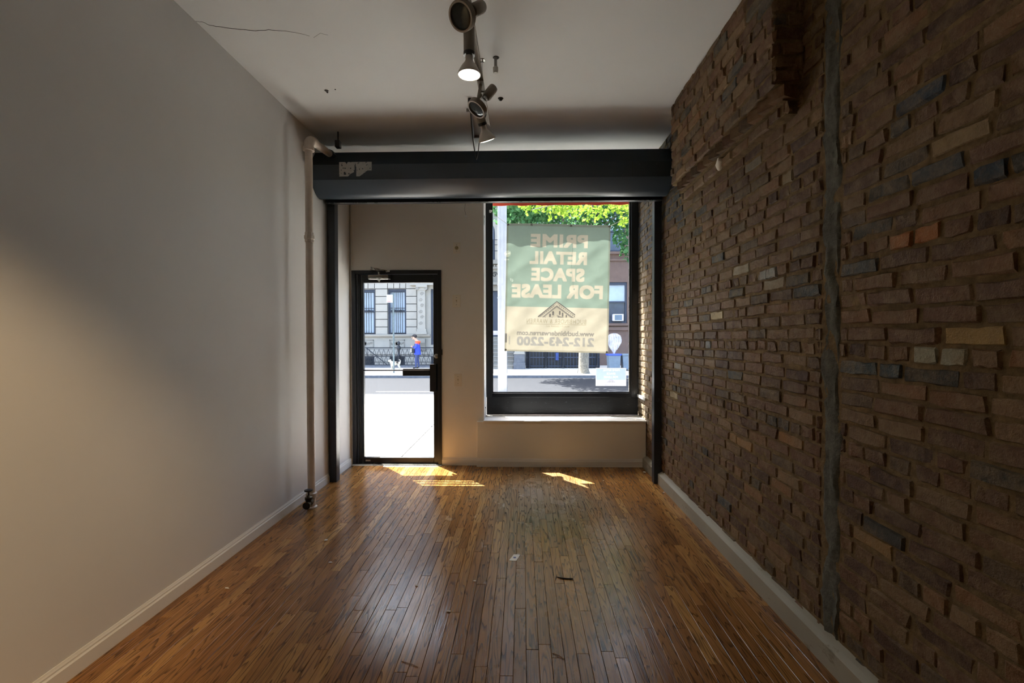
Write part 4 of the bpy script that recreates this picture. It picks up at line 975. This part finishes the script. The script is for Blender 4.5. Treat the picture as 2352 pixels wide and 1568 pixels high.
for (a, b) in ((-8.42, -7.43), (-6.77, -5.85)): MB().box(a, b, FY - 0.006, FY, 3.83, 4.26).build('joint_bed', M['joint'], ha)
for (a, b) in ((-9.0, -8.42), (-7.43, -6.77), (-5.85, -5.30)):
    for k in range(6):
        z0 = 1.52 + k * 0.383; block(a + (0.03 if a == -7.43 else 0), b, z0, z0 + 0.383, ha)
for (a, b) in ((-7.43, -6.77), (-9.0, -8.42), (-5.85, -5.30)): block(a, b, 3.818, 4.12, ha)
for (a, b) in ((-8.42, -7.43), (-6.77, -5.85)):     # voussoirs
    for k in range(3): block(a + (b - a) * k / 3, a + (b - a) * (k + 1) / 3, 3.83, 4.26, ha)
MB().prism([(FY, 1.36), (FY - 0.10, 1.40), (FY - 0.16, 1.47), (FY - 0.16, 1.52), (FY, 1.53)], 'x', -12, -4.62).build('sill_cornice', M['lime'], ha)
MB().box(-12, -3.0, FY - 0.05, FY, 4.28, 4.42).box(-12, -3.0, FY - 0.12, FY, 4.42, 4.60).build('string_course', M['lime'], ha)
MB().box(-12, -4.62, FY - 0.05, FY, 0.52, 0.62).build('base_moulding', M['lime'], ha)
def spiral(c, r, turns, y, dirn=1, n=18, r1=0.2):
    return [(c[0] + dirn * r * (1 - (1 - r1) * k / n) * math.cos(turns * 2 * math.pi * k / n), y, c[1] + r * (1 - (1 - r1) * k / n) * math.sin(turns * 2 * math.pi * k / n)) for k in range(n + 1)]
for x0, x1 in ((-8.40, -7.50), (-6.70, -5.92)):
    pn = MB().box(x0, x1, FY - 0.025, FY, 0.86, 0.90).box(x0, x1, FY - 0.025, FY, 1.22, 1.26).box(x0, x0 + 0.04, FY - 0.025, FY, 0.86, 1.26).box(x1 - 0.04, x1, FY - 0.025, FY, 0.86, 1.26).build('panel_frame', M['lime2'], ha)
    xc = (x0 + x1) / 2; MB().lathe([(0.08, 0), (0.11, 0.02), (0.13, 0)], (xc, FY, 1.06), (0, -1, 0), 16).build('rosette', M['lime2'], pn)
    for s in (-1, 1):
        for q, rr_ in ((0.20, 0.075), (0.32, 0.065)): MB().tube(spiral((xc + s * q, 1.05 + 0.03 * (q > .25)), rr_, 1.4 * s, FY - 0.012, s), 0.014, 5).build('scroll_carving', M['lime2'], pn)
# pilaster with a carved panel and scrolled capital
pl = MB().box(-5.23, -4.85, FY - 0.16, FY, 1.80, 3.72).build('pilaster', M['lime'], ha)
MB().box(-5.30, -4.77, FY - 0.22, FY, 1.53, 1.66).box(-5.27, -4.80, FY - 0.19, FY, 1.66, 1.80).build('pilaster_base', M['lime'], pl)
MB().box(-5.30, -4.74, FY - 0.24, FY, 3.88, 3.98).box(-5.25, -4.80, FY - 0.18, FY, 3.72, 3.90).box(-5.6, -4.2, FY - 0.2, FY, 3.98, 4.10).build('capital', M['lime'], pl)
for s in (-1, 1): MB().lathe([(0.085, -0.22), (0.085, 0.0)], (-5.02 + s * 0.21, FY, 3.82), (0, 1, 0), 14).build('volute', M['lime2'], pl)
for k in range(6):
    z = 1.98 + k * 0.29; s = 1 if k % 2 else -1
    MB().tube(spiral((-5.04 + s * 0.03, z + 0.12), 0.095, 1.5 * s, FY - 0.165, s), 0.013, 5).build('vine_carving', M['lime2'], pl)
MB().prism([(FY, 0.70), (FY - 0.10, 0.72), (FY - 0.16, 0.95), (FY - 0.24, 1.10), (FY - 0.24, 1.30), (FY, 1.30)], 'x', -5.25, -4.85).build('console', M['lime2'], ha)
def sash(par, x0, x1, z0, z1, y, bars, blind=True, mt='wframe', glass_='darkglass', ac=None):
    w = MB().box(x0, x0 + 0.09, y + 0.10, y + 0.2, z0, z1).box(x1 - 0.09, x1, y + 0.10, y + 0.2, z0, z1).box(x0 + .09, x1 - .09, y + 0.10, y + 0.2, z1 - 0.14, z1).box(x0 + .09, x1 - .09, y + 0.10, y + 0.2, z0, z0 + 0.09).build('window', M[mt], par)
    zm = z0 + (z1 - z0) * 0.52; MB().box(x0 + 0.09, x1 - 0.09, y + 0.10, y + 0.18, zm - 0.035, zm + 0.035).build('meeting_rail', M[mt], w)
    MB().box(x0 + 0.09, x1 - 0.09, y + 0.17, y + 0.19, z0 + 0.09, zm - 0.035).build('pane', M[glass_ if not blind == 2 else 'curtain'], w)
    MB().box(x0 + 0.09, x1 - 0.09, y + 0.17, y + 0.19, zm + 0.035, z1 - 0.14).build('pane', M['curtain' if blind else glass_], w)
    if bars:
        n = 7
        for k in range(1, n): x = x0 + 0.09 + (x1 - x0 - 0.18) * k / n; MB().box(x - 0.012, x + 0.012, y + 0.03, y + 0.054, z0 + 0.05, z1 - 0.15).build('grille_bar', M['iron'], w)
        for z in (z0 + 0.06, zm - 0.08, zm + 0.12, z1 - 0.18): MB().box(x0 + 0.05, x1 - 0.05, y + 0.03, y + 0.056, z, z + 0.03).build('grille_rail', M['iron'], w)
        for s, cx in ((1, x0 + (x1 - x0) * .32), (-1, x0 + (x1 - x0) * .68)):
            MB().tube(spiral((cx, zm + 0.01), 0.075, 1.3 * s, y + 0.03, s), 0.014, 5).build('grille_scroll', M['iron'], w)
    return w
for q in W_A[:3]: sash(ha, *q, FY, True, 2)
sash(ha, *W_A[3], FY, False, True)
for q in B_A: sash(ha, *q, FY, True, False)
for q in U_A: sash(ha, *q, FY, False, True)

# ---- the grey stone house with stoop, behind the banner
hb = empty('grey_stone_house', (0, FY, 0), label='grey stone house with an arched window and a front stoop', cat='building')
m = MB(); DB = [(-2.15, -1.10, 1.40, 3.7), (0.2, 1.2, 1.6, 3.8), (1.8, 2.8, 1.6, 3.8)]; AB = [(-2.55, -1.36, 5.25, 7.10)]; UB = [(0.2, 1.2, 5.2, 7.3), (1.8, 2.8, 5.2, 7.3)]
for c in cells(-3.0, 3.35, FZ, 12, DB + AB + UB): m.box(c[0], c[1], FY, FY + 0.4, c[2], c[3])
m.build('wall', M['lime2'], hb)
aw_ = sash(hb, -2.55, -1.36, 5.25, 7.10, FY, False, True)
ar = MB(); n = 14
for k in range(n):
    a0, a1 = math.pi * k / n, math.pi * (k + 1) / n; c0 = (-1.955, 6.62)
    q = [(c0[0] + math.cos(a) * r, c0[1] + math.sin(a) * r * 1.0) for a, r in ((a0, 0.60), (a1, 0.60), (a1, 0.78), (a0, 0.78))]
    ar.add([(p[0], FY - 0.10, p[1]) for p in q] + [(p[0], FY, p[1]) for p in q], [(0, 1, 2, 3), (4, 5, 6, 7), (0, 1, 5, 4), (1, 2, 6, 5), (2, 3, 7, 6), (3, 0, 4, 7)])
for k in range(n // 2):     # spandrels that close the square head to an arch
    for s in (-1, 1):
        a0, a1 = math.pi / 2 * k / (n // 2), math.pi / 2 * (k + 1) / (n // 2); q = [(-1.955 + s * math.cos(a0) * 0.6, 6.62 + math.sin(a0) * 0.6), (-1.955 + s * math.cos(a1) * 0.6, 6.62 + math.sin(a1) * 0.6), (-1.955 + s * 0.62, 7.3)]
        ar.add([(p[0], FY - 0.02, p[1]) for p in q] + [(p[0], FY + 0.1, p[1]) for p in q], [(0, 1, 2), (3, 4, 5), (0, 1, 4, 3), (1, 2, 5, 4), (2, 0, 3, 5)])
ar.box(-2.74, -2.56, FY - 0.1, FY, 5.2, 6.62).box(-1.35, -1.17, FY - 0.1, FY, 5.2, 6.62).build('arch_surround', M['lime'], hb)
for z in (5.65, 5.95, 6.2): MB().box(-2.7, -1.2, FY - 0.16, FY - 0.14, z, z + 0.025).build('guard_rail', M['iron'], hb)
MB().box(-3.0, 0.0, FY - 0.18, FY, 5.02, 5.22).box(-3.0, 0.0, FY - 0.1, FY, 4.78, 4.9).box(-3.0, 0.0, FY - 0.22, FY, 3.98, 4.12).build('ledge', M['lime2'], hb)
for k in range(9): MB().box(-2.0 + k * 0.12, -1.94 + k * 0.12, FY - 0.12, FY, 4.90, 4.97).build('dentil', M['lime'], hb)
MB().tube(spiral((-1.38, 4.5), 0.14, 1.3, FY - 0.02), 0.022, 5).build('scroll_carving', M['joint'], hb)
dr = MB().box(-2.15, -1.10, FY + 0.15, FY + 0.22, 1.40, 3.7).build('front_door', M['wframe'], hb)
MB().box(-1.9, -1.18, FY + 0.12, FY + 0.15, 1.48, 1.70).build('paper_notice', mat('pink_notice', lin(214, 200, 206), 0.7), dr)
for q in DB[1:] + UB: sash(hb, *q, FY, False, True)
sp_ = empty('front_stoop', (-1.4, 20.4, FZ), label='stone stoop of broad steps rising beside the street pole', cat='stoop')
for k in range(8):
    MB().box(-2.6, -0.42, 20.42 + k * 0.28, 22.8, FZ + k * 0.18, FZ + (k + 1) * 0.18 - 0.04).box(-2.62, -0.40, 20.39 + k * 0.28, 22.8, FZ + (k + 1) * 0.18 - 0.045, FZ + (k + 1) * 0.18).build('step', M['curb'] if False else M['lime2'], sp_)
nw = MB().box(-0.40, 0.13, 20.30, 20.85, FZ, 0.24).build('newel_plinth', M['curb'], sp_)
MB().box(-0.37, 0.10, 20.33, 20.82, 0.24, 0.62).build('newel_die', M['curb'], sp_)
MB().prism([(-0.40, 0.62), (0.13, 0.62), (0.06, 0.78), (-0.33, 0.78)], 'y', 20.30, 20.85).box(-0.33, 0.06, 20.36, 20.80, 0.78, 1.6).box(-0.40, 0.13, 20.3, 20.86, 1.6, 1.72).build('newel_cap', M['lime'], sp_)
# iron areaway fence with closely set bars, in front of the grey house
fb = empty('areaway_fence', (2.0, 20.9, FZ), label='dark iron areaway fence under the banner beside the tree', cat='fence')
MB().box(0.15, 3.55, 20.98, 21.02, FZ, 1.05).build('backing_panel', M['iron'], fb)
for z in (0.02, 0.42, 0.98): MB().box(0.15, 3.55, 20.90, 20.95, z, z + 0.05).build('rail', M['wframe'], fb)
for k in range(24): MB().box(0.2 + k * 0.142, 0.225 + k * 0.142, 20.905, 20.93, FZ, 1.12).build('bar', M['wframe'], fb)
for k in range(5): MB().lathe([(0.07, 0), (0.07, 0.1), (0.045, 0.14), (0.045, 0.9), (0.07, 0.95), (0.03, 1.2)], (0.3 + k * 0.78, 20.86, FZ), (0, 0, 1), 10).build('post', M['iron'], fb, smooth=30)
MB().box(1.52, 1.66, 20.84, 20.86, 0.32, 0.66).build('notice', M['blue'], fb)
# ---- brown house on the right
hc = empty('brownstone_house', (7, FY, 0), label='brownstone house with an air conditioner in its window', cat='building')
W_C = [(3.75, 5.22, 2.05, 4.10), (6.4, 7.6, 2.05, 4.1), (8.6, 9.8, 2.05, 4.1)] + [(x, x + 1.2, z, z + 2) for z in (5.6, 8.7) for x in (3.9, 6.4, 8.6)]
m = MB()
for c in cells(3.35, 12, FZ, 12, W_C): m.box(c[0], c[1], FY, FY + 0.4, c[2], c[3])
m.build('wall', M['brown'], hc)
for q in W_C:
    w_ = sash(hc, *q, FY - 0.04, False, q[0] < 4)
    MB().box(q[0] - 0.08, q[1] + 0.08, FY - 0.14, FY, q[2] - 0.12, q[2]).build('sill', M['brown'], hc)
MB().box(3.35, 12, FY - 0.10, FY, 1.70, 1.86).box(3.35, 12, FY - 0.06, FY, 5.15, 5.25).build('belt_course', M['brown'], hc)
ac = empty('air_conditioner', (4.75, FY, 2.16), label='white window air conditioner in the brownstone window', cat='air conditioner')
MB().box(4.48, 5.0, FY - 0.22, FY + 0.06, 2.16, 2.50).build('case', M['acw'], ac, bevel=0.02)
MB().box(4.56, 4.92, FY - 0.235, FY - 0.22, 2.20, 2.46).build('grille', M['bin'], ac)

# ---- iron fence with scrollwork seen through the door
fa = empty('scroll_fence', (-6.5, 21.5, FZ), label='ornate black iron fence with scrollwork across the street', cat='fence')
I = M['iron']
for z, h in ((0.86, 0.05), (0.815, 0.014), (0.46, 0.035), (0.05, 0.04)): MB().box(-10.0, -3.2, 21.48, 21.53, z, z + h).build('rail', I, fa)
MB().box(-10.0, -3.2, 21.3, 21.75, FZ, 0.05).build('plinth', M['curb'], fa)
def unit():
    m = MB(); w = 0.225; y = 0
    for s in (-1, 1):
        m.tube([(s * w * 0.5 * (1 - t), y, 0.50 + 0.31 * t) for t in (0, 0.25, 0.5, 0.75, 1)], 0.010, 5)
        m.tube(spiral((s * 0.052, 0.545), 0.046, 1.25 * s, y, s), 0.009, 5)
        m.tube([(s * w * 0.5 * t ** 1.5, y, 0.09 + 0.37 * t) for t in (0, 0.3, 0.6, 0.85, 1)], 0.010, 5)
        m.tube(spiral((s * 0.060, 0.20), 0.055, 1.35 * s, y, s), 0.009, 5)
    me = bpy.data.meshes.new('scroll_panel'); me.from_pydata(m.v, [], m.f); me.materials.append(I); return me
um = unit()
for k in range(29):
    o = bpy.data.objects.new('scroll_panel', um); C.objects.link(o); o.location = (-9.75 + k * 0.225, 21.505, 0); adopt(o, fa)
MB().lathe([(0.09, 0), (0.09, 0.10), (0.055, 0.16), (0.055, 0.52), (0.08, 0.56), (0.05, 0.62), (0.05, 0.80), (0.09, 0.88), (0.10, 0.96), (0.06, 1.02), (0.035, 1.06), (0.075, 1.12), (0.07, 1.18), (0.01, 1.26)], (-5.855, 21.42, FZ), (0, 0, 1), 14).build('newel_post', I, fa, smooth=40)
MB().tube([(-7.42, 21.40, 0.90), (-6.36, 21.40, 0.05)], 0.022, 6).build('stair_handrail', I, fa)
MB().tube([(-7.36, 21.40, 0.86), (-7.36, 21.40, 0.40)], 0.018, 6).build('handrail_post', I, fa)

sgn = empty('parking_sign', (-5.24, 18.4, FZ), label='white parking sign with red text on a weathered pole', cat='street sign')
MB().cyl((-5.235, 18.4, FZ), (-5.235, 18.4, 3.2), 0.035, n=12).build('post', M['greenpole'], sgn, smooth=40)
pn = MB().box(-5.50, -5.255, 18.352, 18.362, 2.80, 3.12).build('sign_plate', M['white'], sgn)
for (a, b, z, h) in ((-5.47, -5.33, 2.835, 0.022), ): MB().box(a, b, 18.350, 18.3525, z, z + h).build('red_bar', M['redink'], pn)
for k in range(3): MB().box(-5.46, -5.33 + 0.02 * (k % 2), 18.350, 18.3525, 2.90 + k * 0.06, 2.912 + k * 0.06).build('faint_line', mat('faint_red', lin(226, 190, 200), 0.7), pn)

# ---- wheeled bins, and a bulb's reflection modelled as a clear solid above one
for (x, s, lab) in ((3.91, 1.0, 'grey waste bin with a blue liner in front of the brownstone'), (4.50, 0.98, 'plain grey waste bin at the right edge of the window')):
    b = empty('waste_bin', (x, 19.6, FZ), label=lab, cat='bin', group='bins across the street')
    MB().prism([(x - 0.22 * s, FZ + 0.04), (x + 0.22 * s, FZ + 0.04), (x + 0.265 * s, 0.60), (x - 0.265 * s, 0.60)], 'y', 19.35, 19.85).build('body', M['bin'], b, bevel=0.02)
    MB().box(x - 0.285 * s, x + 0.285 * s, 19.32, 19.88, 0.59, 0.66).build('rim', M['binlid'] if s == 1.0 else M['bin'], b, bevel=0.015)
    for q in (-0.2, 0.2): MB().cyl((x + q - 0.03, 19.82, FZ + 0.06), (x + q + 0.03, 19.82, FZ + 0.06), 0.06, n=12).build('wheel', M['blackrub'], b)
k = N('reflection_film'); t = k.n('BsdfTransparent'); g = k.n('BsdfDiffuse'); g.inputs[0].default_value = (0.85, 0.87, 0.92, 1); mx = k.n('MixShader')
k.l(k.ramp(k.noise(k.vec(k.math('MULTIPLY', k.sep(k.pos())[0], 9.0), 0.0, k.math('MULTIPLY', k.sep(k.pos())[2], 1.2)), 2.0, 6, 0.7), [(0.40, 0.08), (0.7, 0.75)]), mx.inputs[0]); k.l(t.outputs[0], mx.inputs[1]); k.l(g.outputs[0], mx.inputs[2]); k.l(mx.outputs[0], k.out.inputs[0])
bulb_refl = MB().lathe([(0.03, 0.0), (0.06, 0.08), (0.20, 0.28), (0.31, 0.48), (0.33, 0.62), (0.27, 0.78), (0.14, 0.86), (0.02, 0.88)], (3.93, 19.6, 0.66), (0, 0, 1), 20).build('bulb_reflection', k.mat, smooth=60)
tag(bulb_refl, 'reflection of a bulb modelled as a clear solid above the blue lined bin', 'reflection')

# ---- trees
def leaves(m, c, rad, n, size, r, droop=0.0):
    for _ in range(n):
        while True:
            q = Vector((r.uniform(-1, 1), r.uniform(-1, 1), r.uniform(-1, 1)))
            if q.length < 1: break
        p = Vector(c) + Vector((q.x * rad[0], q.y * rad[1], q.z * rad[2]))
        a = Vector((r.gauss(0, 1), r.gauss(0, 1), r.gauss(0, 0.6) - droop)).normalized(); b = a.cross(Vector((r.gauss(0, 1), r.gauss(0, 1), r.gauss(0, 1)))).normalized(); s = size * r.uniform(0.7, 1.3)
        u = a * s; w = b * s * 0.42; nn = a.cross(b) * s * 0.10
        m.add([p, p + u * 0.5 + w + nn, p + u, p + u * 0.5 - w + nn], [(0, 1, 2), (0, 2, 3)])
def tree(name, base, top, r0, limbs, clumps, leaf, size, label, seed):
    r = random.Random(seed); t = empty(name, base, label=label, cat='tree', group='street trees')
    b = Vector(base); tp = Vector(top)
    MB().tube([b, b + Vector((0, 0, 0.15)), b.lerp(tp, 0.35), b.lerp(tp, 0.7), tp], [r0 * 1.35, r0 * 1.08, r0, r0 * 0.85, r0 * 0.6], 14).build('trunk', M['bark'], t, smooth=60)
    for a, e in limbs: MB().tube([Vector(a), Vector(a).lerp(Vector(e), 0.5) + Vector((0, 0, 0.18)), Vector(e)], [r0 * 0.4, r0 * 0.25, r0 * 0.06], 7).build('branch', M['bark'], t, smooth=60)
    m = MB()
    for c, rad, n in clumps: leaves(m, c, rad, n, size, r, 0.3)
    f = m.build('foliage', M[leaf], t, recalc=False); f['kind'] = 'stuff'
r = random.Random(21)
cl_far = [((1.2 + r.uniform(-2.6, 2.9), 18 + r.uniform(-1.2, 1.2), 6.15 + r.uniform(-0.25, 2.2)), (1.0, 0.9, 0.6), 330) for _ in range(20)]
cl_far += [((4.0, 17.8, 5.6), (0.55, 0.6, 0.75), 260), ((3.6, 17.8, 6.3), (0.9, 0.7, 0.6), 300), ((4.4, 17.8, 6.4), (0.8, 0.7, 0.7), 300), ((4.15, 17.6, 4.75), (0.35, 0.4, 0.45), 120), ((-0.1, 18, 6.2), (0.7, 0.6, 0.45), 260), ((-1.5, 18.2, 6.75), (0.35, 0.5, 0.3), 90), ((0.7, 18, 6.05), (0.9, 0.6, 0.4), 280), ((1.9, 18, 6.1), (0.9, 0.6, 0.45), 280), ((3.0, 18, 6.0), (0.8, 0.6, 0.5), 280)]
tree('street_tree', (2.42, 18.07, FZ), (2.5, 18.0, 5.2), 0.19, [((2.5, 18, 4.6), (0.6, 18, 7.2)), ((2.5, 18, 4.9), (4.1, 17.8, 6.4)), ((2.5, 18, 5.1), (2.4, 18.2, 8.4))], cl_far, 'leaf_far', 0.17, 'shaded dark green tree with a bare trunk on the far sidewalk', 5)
cl_n = []
for p_, q_, k in (((4.4, 10.4, 5.0), (0.2, 10.2, 4.25), 9), ((4.4, 10.4, 5.2), (1.5, 9.4, 4.1), 7), ((4.4, 10.4, 5.4), (2.3, 10.8, 4.45), 5)):
    for i in range(k): v = Vector(p_).lerp(Vector(q_), (i + 1) / k); cl_n.append((v + Vector((r.uniform(-.25, .25), r.uniform(-.3, .3), r.uniform(-.18, .16))), (0.36, 0.36, 0.17), 105))
cl_n += [((2.35, 10.2, 4.15), (0.22, 0.3, 0.28), 90), ((2.0, 10.2, 4.35), (0.3, 0.3, 0.22), 90)]
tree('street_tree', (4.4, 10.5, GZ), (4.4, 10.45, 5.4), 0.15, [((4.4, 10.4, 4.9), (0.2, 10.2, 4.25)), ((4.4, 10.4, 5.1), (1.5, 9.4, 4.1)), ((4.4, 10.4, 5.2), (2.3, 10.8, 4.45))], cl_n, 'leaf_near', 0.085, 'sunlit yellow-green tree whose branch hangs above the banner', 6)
cl_l = []
for p_, q_, k in (((-6.2, 10.6, 4.6), (-2.4, 10.0, 5.6), 6), ((-6.2, 10.6, 4.8), (-3.4, 8.4, 5.4), 6)):
    for i in range(k): v = Vector(p_).lerp(Vector(q_), (i + 1) / k); cl_l.append((v + Vector((r.uniform(-.3, .3), r.uniform(-.3, .3), r.uniform(-.2, .2))), (0.4, 0.4, 0.2), 110))
tree('street_tree', (-6.3, 10.6, GZ), (-6.2, 10.6, 5.0), 0.15, [((-6.2, 10.6, 4.5), (-2.4, 10.0, 5.6)), ((-6.2, 10.6, 4.7), (-3.4, 8.4, 5.4))], cl_l, 'leaf_near', 0.085, 'young tree at the near kerb that dapples the sidewalk outside the door', 8)

# ------------------------------------------------------------------ person and dog across the street
def skin(name, joints, edges, mats, pick_mat, root=0, sub=1, extra=None):
    me = bpy.data.meshes.new(name); me.from_pydata([j[0] for j in joints], edges, []); o = bpy.data.objects.new(name, me); C.objects.link(o)
    sk = o.modifiers.new('skin', 'SKIN'); sk.use_smooth_shade = True; ss = o.modifiers.new('sub', 'SUBSURF'); ss.levels = ss.render_levels = sub
    lay_ = me.skin_vertices[0].data
    for i, j in enumerate(joints): lay_[i].radius = (j[1], j[1]) if not isinstance(j[1], tuple) else j[1]; lay_[i].use_root = (i == root)
    bpy.context.view_layer.update(); ev = o.evaluated_get(bpy.context.evaluated_depsgraph_get()); em = ev.to_mesh()
    V = [tuple(v.co) for v in em.vertices]; F = [tuple(p.vertices) for p in em.polygons]; ev.to_mesh_clear(); bpy.data.objects.remove(o)
    m = MB(); m.add(V, F)
    if extra: extra(m)
    ob = m.build(name, mats, None, smooth=80)
    mi = []
    for p in ob.data.polygons: mi.append(pick_mat(p.center))
    ob.data.polygons.foreach_set('material_index', mi); return ob
X0, Y0 = -4.80, 20.7
J = [((X0, Y0, 0.76), (0.115, 0.15)), ((X0 + 0.01, Y0, 0.92), (0.125, 0.155)), ((X0 + 0.015, Y0, 1.08), (0.125, 0.165)), ((X0 - 0.01, Y0, 1.185), (0.075, 0.10)), ((X0 - 0.06, Y0, 1.27), 0.052), ((X0 - 0.125, Y0, 1.325), 0.070), ((X0 - 0.165, Y0, 1.395), (0.092, 0.075)), ((X0 - 0.150, Y0, 1.455), (0.078, 0.065))]
Eg = [(0, 1), (1, 2), (2, 3), (3, 4), (4, 5), (5, 6), (6, 7)]
for s in (-1, 1):
    b = len(J)
    J += [((X0 - 0.005, Y0 + s * 0.085, 0.66), 0.085), ((X0 - 0.03 + 0.02 * s, Y0 + s * 0.09, 0.37), 0.062), ((X0 + 0.0 + 0.05 * s, Y0 + s * 0.09, 0.06), 0.044), ((X0 - 0.03 + 0.05 * s, Y0 + s * 0.09, 0.0), 0.042), ((X0 - 0.15 + 0.05 * s, Y0 + s * 0.10, -0.012), 0.034)]
    Eg += [(0, b), (b, b + 1), (b + 1, b + 2), (b + 2, b + 3), (b + 3, b + 4)]
    b = len(J)
    J += [((X0 + 0.01, Y0 + s * 0.155, 1.13), 0.068), ((X0 + 0.005, Y0 + s * 0.205, 0.90), 0.052), ((X0 - 0.13, Y0 + s * 0.13, 0.93), 0.042), ((X0 - 0.225, Y0 + s * 0.055, 0.955), 0.028)]
    Eg += [(2, b), (b, b + 1), (b + 1, b + 2), (b + 2, b + 3)]
def person_mat(c):
    if c.x < X0 - 0.205 and c.z < 1.1: return 0
    if c.z > 1.225 or (c.z > 1.20 and c.x < X0 - 0.05): return 0
    if c.z > 1.085 + 0.5 * max(0, X0 - c.x) and c.z > 0.9: return 2
    if c.z > 0.60 and not (c.z < 0.66 and False): return 1
    return 3 if c.z > 0.03 else 4
def person_extra(m):
    for s in (-1, 1):       # fingers and thumb
        hx, hy, hz = X0 - 0.24, Y0 + s * 0.048, 0.958
        for k, L in enumerate((0.058, 0.066, 0.062, 0.048)):
            z = hz + 0.022 - k * 0.015; m.tube([(hx, hy, z), (hx - L * 0.55, hy - s * 0.006, z + 0.004), (hx - L * 0.85, hy - s * 0.026, z + 0.002)], [0.009, 0.0085, 0.006], 6)
        m.tube([(hx + 0.012, hy - s * 0.010, hz + 0.024), (hx - 0.012, hy - s * 0.030, hz + 0.042), (hx - 0.030, hy - s * 0.036, hz + 0.046)], [0.010, 0.009, 0.006], 6)
    # face, ears
    m.tube([(X0 - 0.235, Y0, 1.405), (X0 - 0.262, Y0, 1.368), (X0 - 0.235, Y0, 1.355)], [0.010, 0.016, 0.010], 6)
    m.sphere((X0 - 0.195, Y0, 1.308), (0.038, 0.040, 0.030), 10, 6)
    for s in (-1, 1): m.sphere((X0 - 0.135, Y0 + s * 0.076, 1.375), (0.016, 0.010, 0.028), 8, 6)
    # jacket skirt and hood
    m.lathe([(0.150, -0.20), (0.152, -0.12), (0.140, 0.0), (0.125, 0.14)], (X0 + 0.005, Y0, 0.79), (0, 0, 1), 18)
    m.sphere((X0 + 0.075, Y0, 1.17), (0.075, 0.11, 0.06), 12, 7)
man = skin('person', J, Eg, [M['skin'], M['jblue'], M['jorange'], M['denim'], M['bagblk']], person_mat, extra=person_extra)
tag(man, 'person in a blue jacket with orange shoulders looking down at their hands', 'person')
hr = MB().sphere((X0 - 0.118, Y0, 1.432), (0.112, 0.090, 0.088), 14, 9)
for k in range(22):
    a = rnd.uniform(-1.2, 1.2); hr.tube([(X0 - 0.13, Y0 + 0.03 * a, 1.48), (X0 - 0.19, Y0 + 0.06 * a, 1.47), (X0 - 0.235, Y0 + 0.062 * a, 1.43)], [0.02, 0.018, 0.006], 5)
hr.build('hair', M['hair'], man, smooth=60)
for s in (-1, 1): MB().sphere((X0 - 0.232, Y0 + s * 0.030, 1.388), (0.010, 0.012, 0.007), 8, 6).build('eye', M['hair'], man)
MB().tube([(X0 - 0.243, Y0 - 0.016, 1.327), (X0 - 0.246, Y0, 1.326), (X0 - 0.243, Y0 + 0.016, 1.327)], 0.006, 5).build('mouth', M['redink'], man)
bag = empty('shoulder_bag', (X0 - 0.20, Y0 - 0.16, 0.70), label='black shoulder bag hanging at the front of the person in blue', cat='bag')
MB().prism([(X0 - 0.27, 0.68), (X0 - 0.10, 0.66), (X0 - 0.10, 0.86), (X0 - 0.22, 0.88)], 'y', Y0 - 0.22, Y0 - 0.10).build('pouch', M['bagblk'], bag, bevel=0.025)
MB().box(X0 - 0.255, X0 - 0.215, Y0 - 0.226, Y0 - 0.215, 0.70, 0.86).build('pale_strap', M['white'], bag)
MB().tube([(X0 - 0.16, Y0 - 0.16, 0.86), (X0 - 0.12, Y0 - 0.17, 0.98), (X0 - 0.08, Y0 - 0.16, 1.1)], 0.010, 6).build('shoulder_strap', M['bagblk'], bag)

DX, DY = -5.62, 19.9
DJ = [((DX, DY, 0.24), (0.075, 0.085)), ((DX + 0.12, DY, 0.245), (0.070, 0.08)), ((DX + 0.20, DY, 0.24), (0.055, 0.06)), ((DX - 0.12, DY, 0.235), (0.08, 0.095)), ((DX - 0.175, DY, 0.30), 0.052), ((DX - 0.205, DY, 0.355), 0.060), ((DX - 0.265, DY, 0.345), 0.036), ((DX - 0.305, DY, 0.335), 0.026),
      ((DX + 0.25, DY, 0.32), 0.024), ((DX + 0.235, DY, 0.39), 0.020), ((DX + 0.19, DY, 0.41), 0.014)]
DE = [(0, 1), (1, 2), (0, 3), (3, 4), (4, 5), (5, 6), (6, 7), (2, 8), (8, 9), (9, 10)]
for s in (-1, 1):
    b = len(DJ); DJ += [((DX - 0.13, DY + s * 0.055, 0.13), 0.036), ((DX - 0.125, DY + s * 0.055, 0.04), 0.024), ((DX - 0.13, DY + s * 0.055, -0.03), 0.022), ((DX - 0.155, DY + s * 0.055, -0.038), 0.018)]; DE += [(3, b), (b, b + 1), (b + 1, b + 2), (b + 2, b + 3)]
    b = len(DJ); DJ += [((DX + 0.165, DY + s * 0.055, 0.15), 0.045), ((DX + 0.225, DY + s * 0.055, 0.07), 0.024), ((DX + 0.205, DY + s * 0.055, -0.03), 0.021), ((DX + 0.18, DY + s * 0.055, -0.038), 0.018)]; DE += [(2, b), (b, b + 1), (b + 1, b + 2), (b + 2, b + 3)]
def dog_mat(c):
    if c.z > 0.235 and DX + 0.03 < c.x < DX + 0.19: return 1
    if c.x < DX - 0.315: return 1
    return 0
def dog_extra(m):
    for s in (-1, 1): m.tube([(DX - 0.19, DY + s * 0.045, 0.400), (DX - 0.20, DY + s * 0.075, 0.375), (DX - 0.21, DY + s * 0.085, 0.320)], [0.020, 0.024, 0.010], 6)
dog = skin('dog', DJ, DE, [M['fur'], M['furdk']], dog_mat, extra=dog_extra)
tag(dog, 'small fluffy white dog with a dark saddle standing behind the sign pole', 'dog')
for s in (-1, 1): MB().sphere((DX - 0.25, DY + s * 0.036, 0.372), 0.008, 8, 6).build('eye', M['hair'], dog)
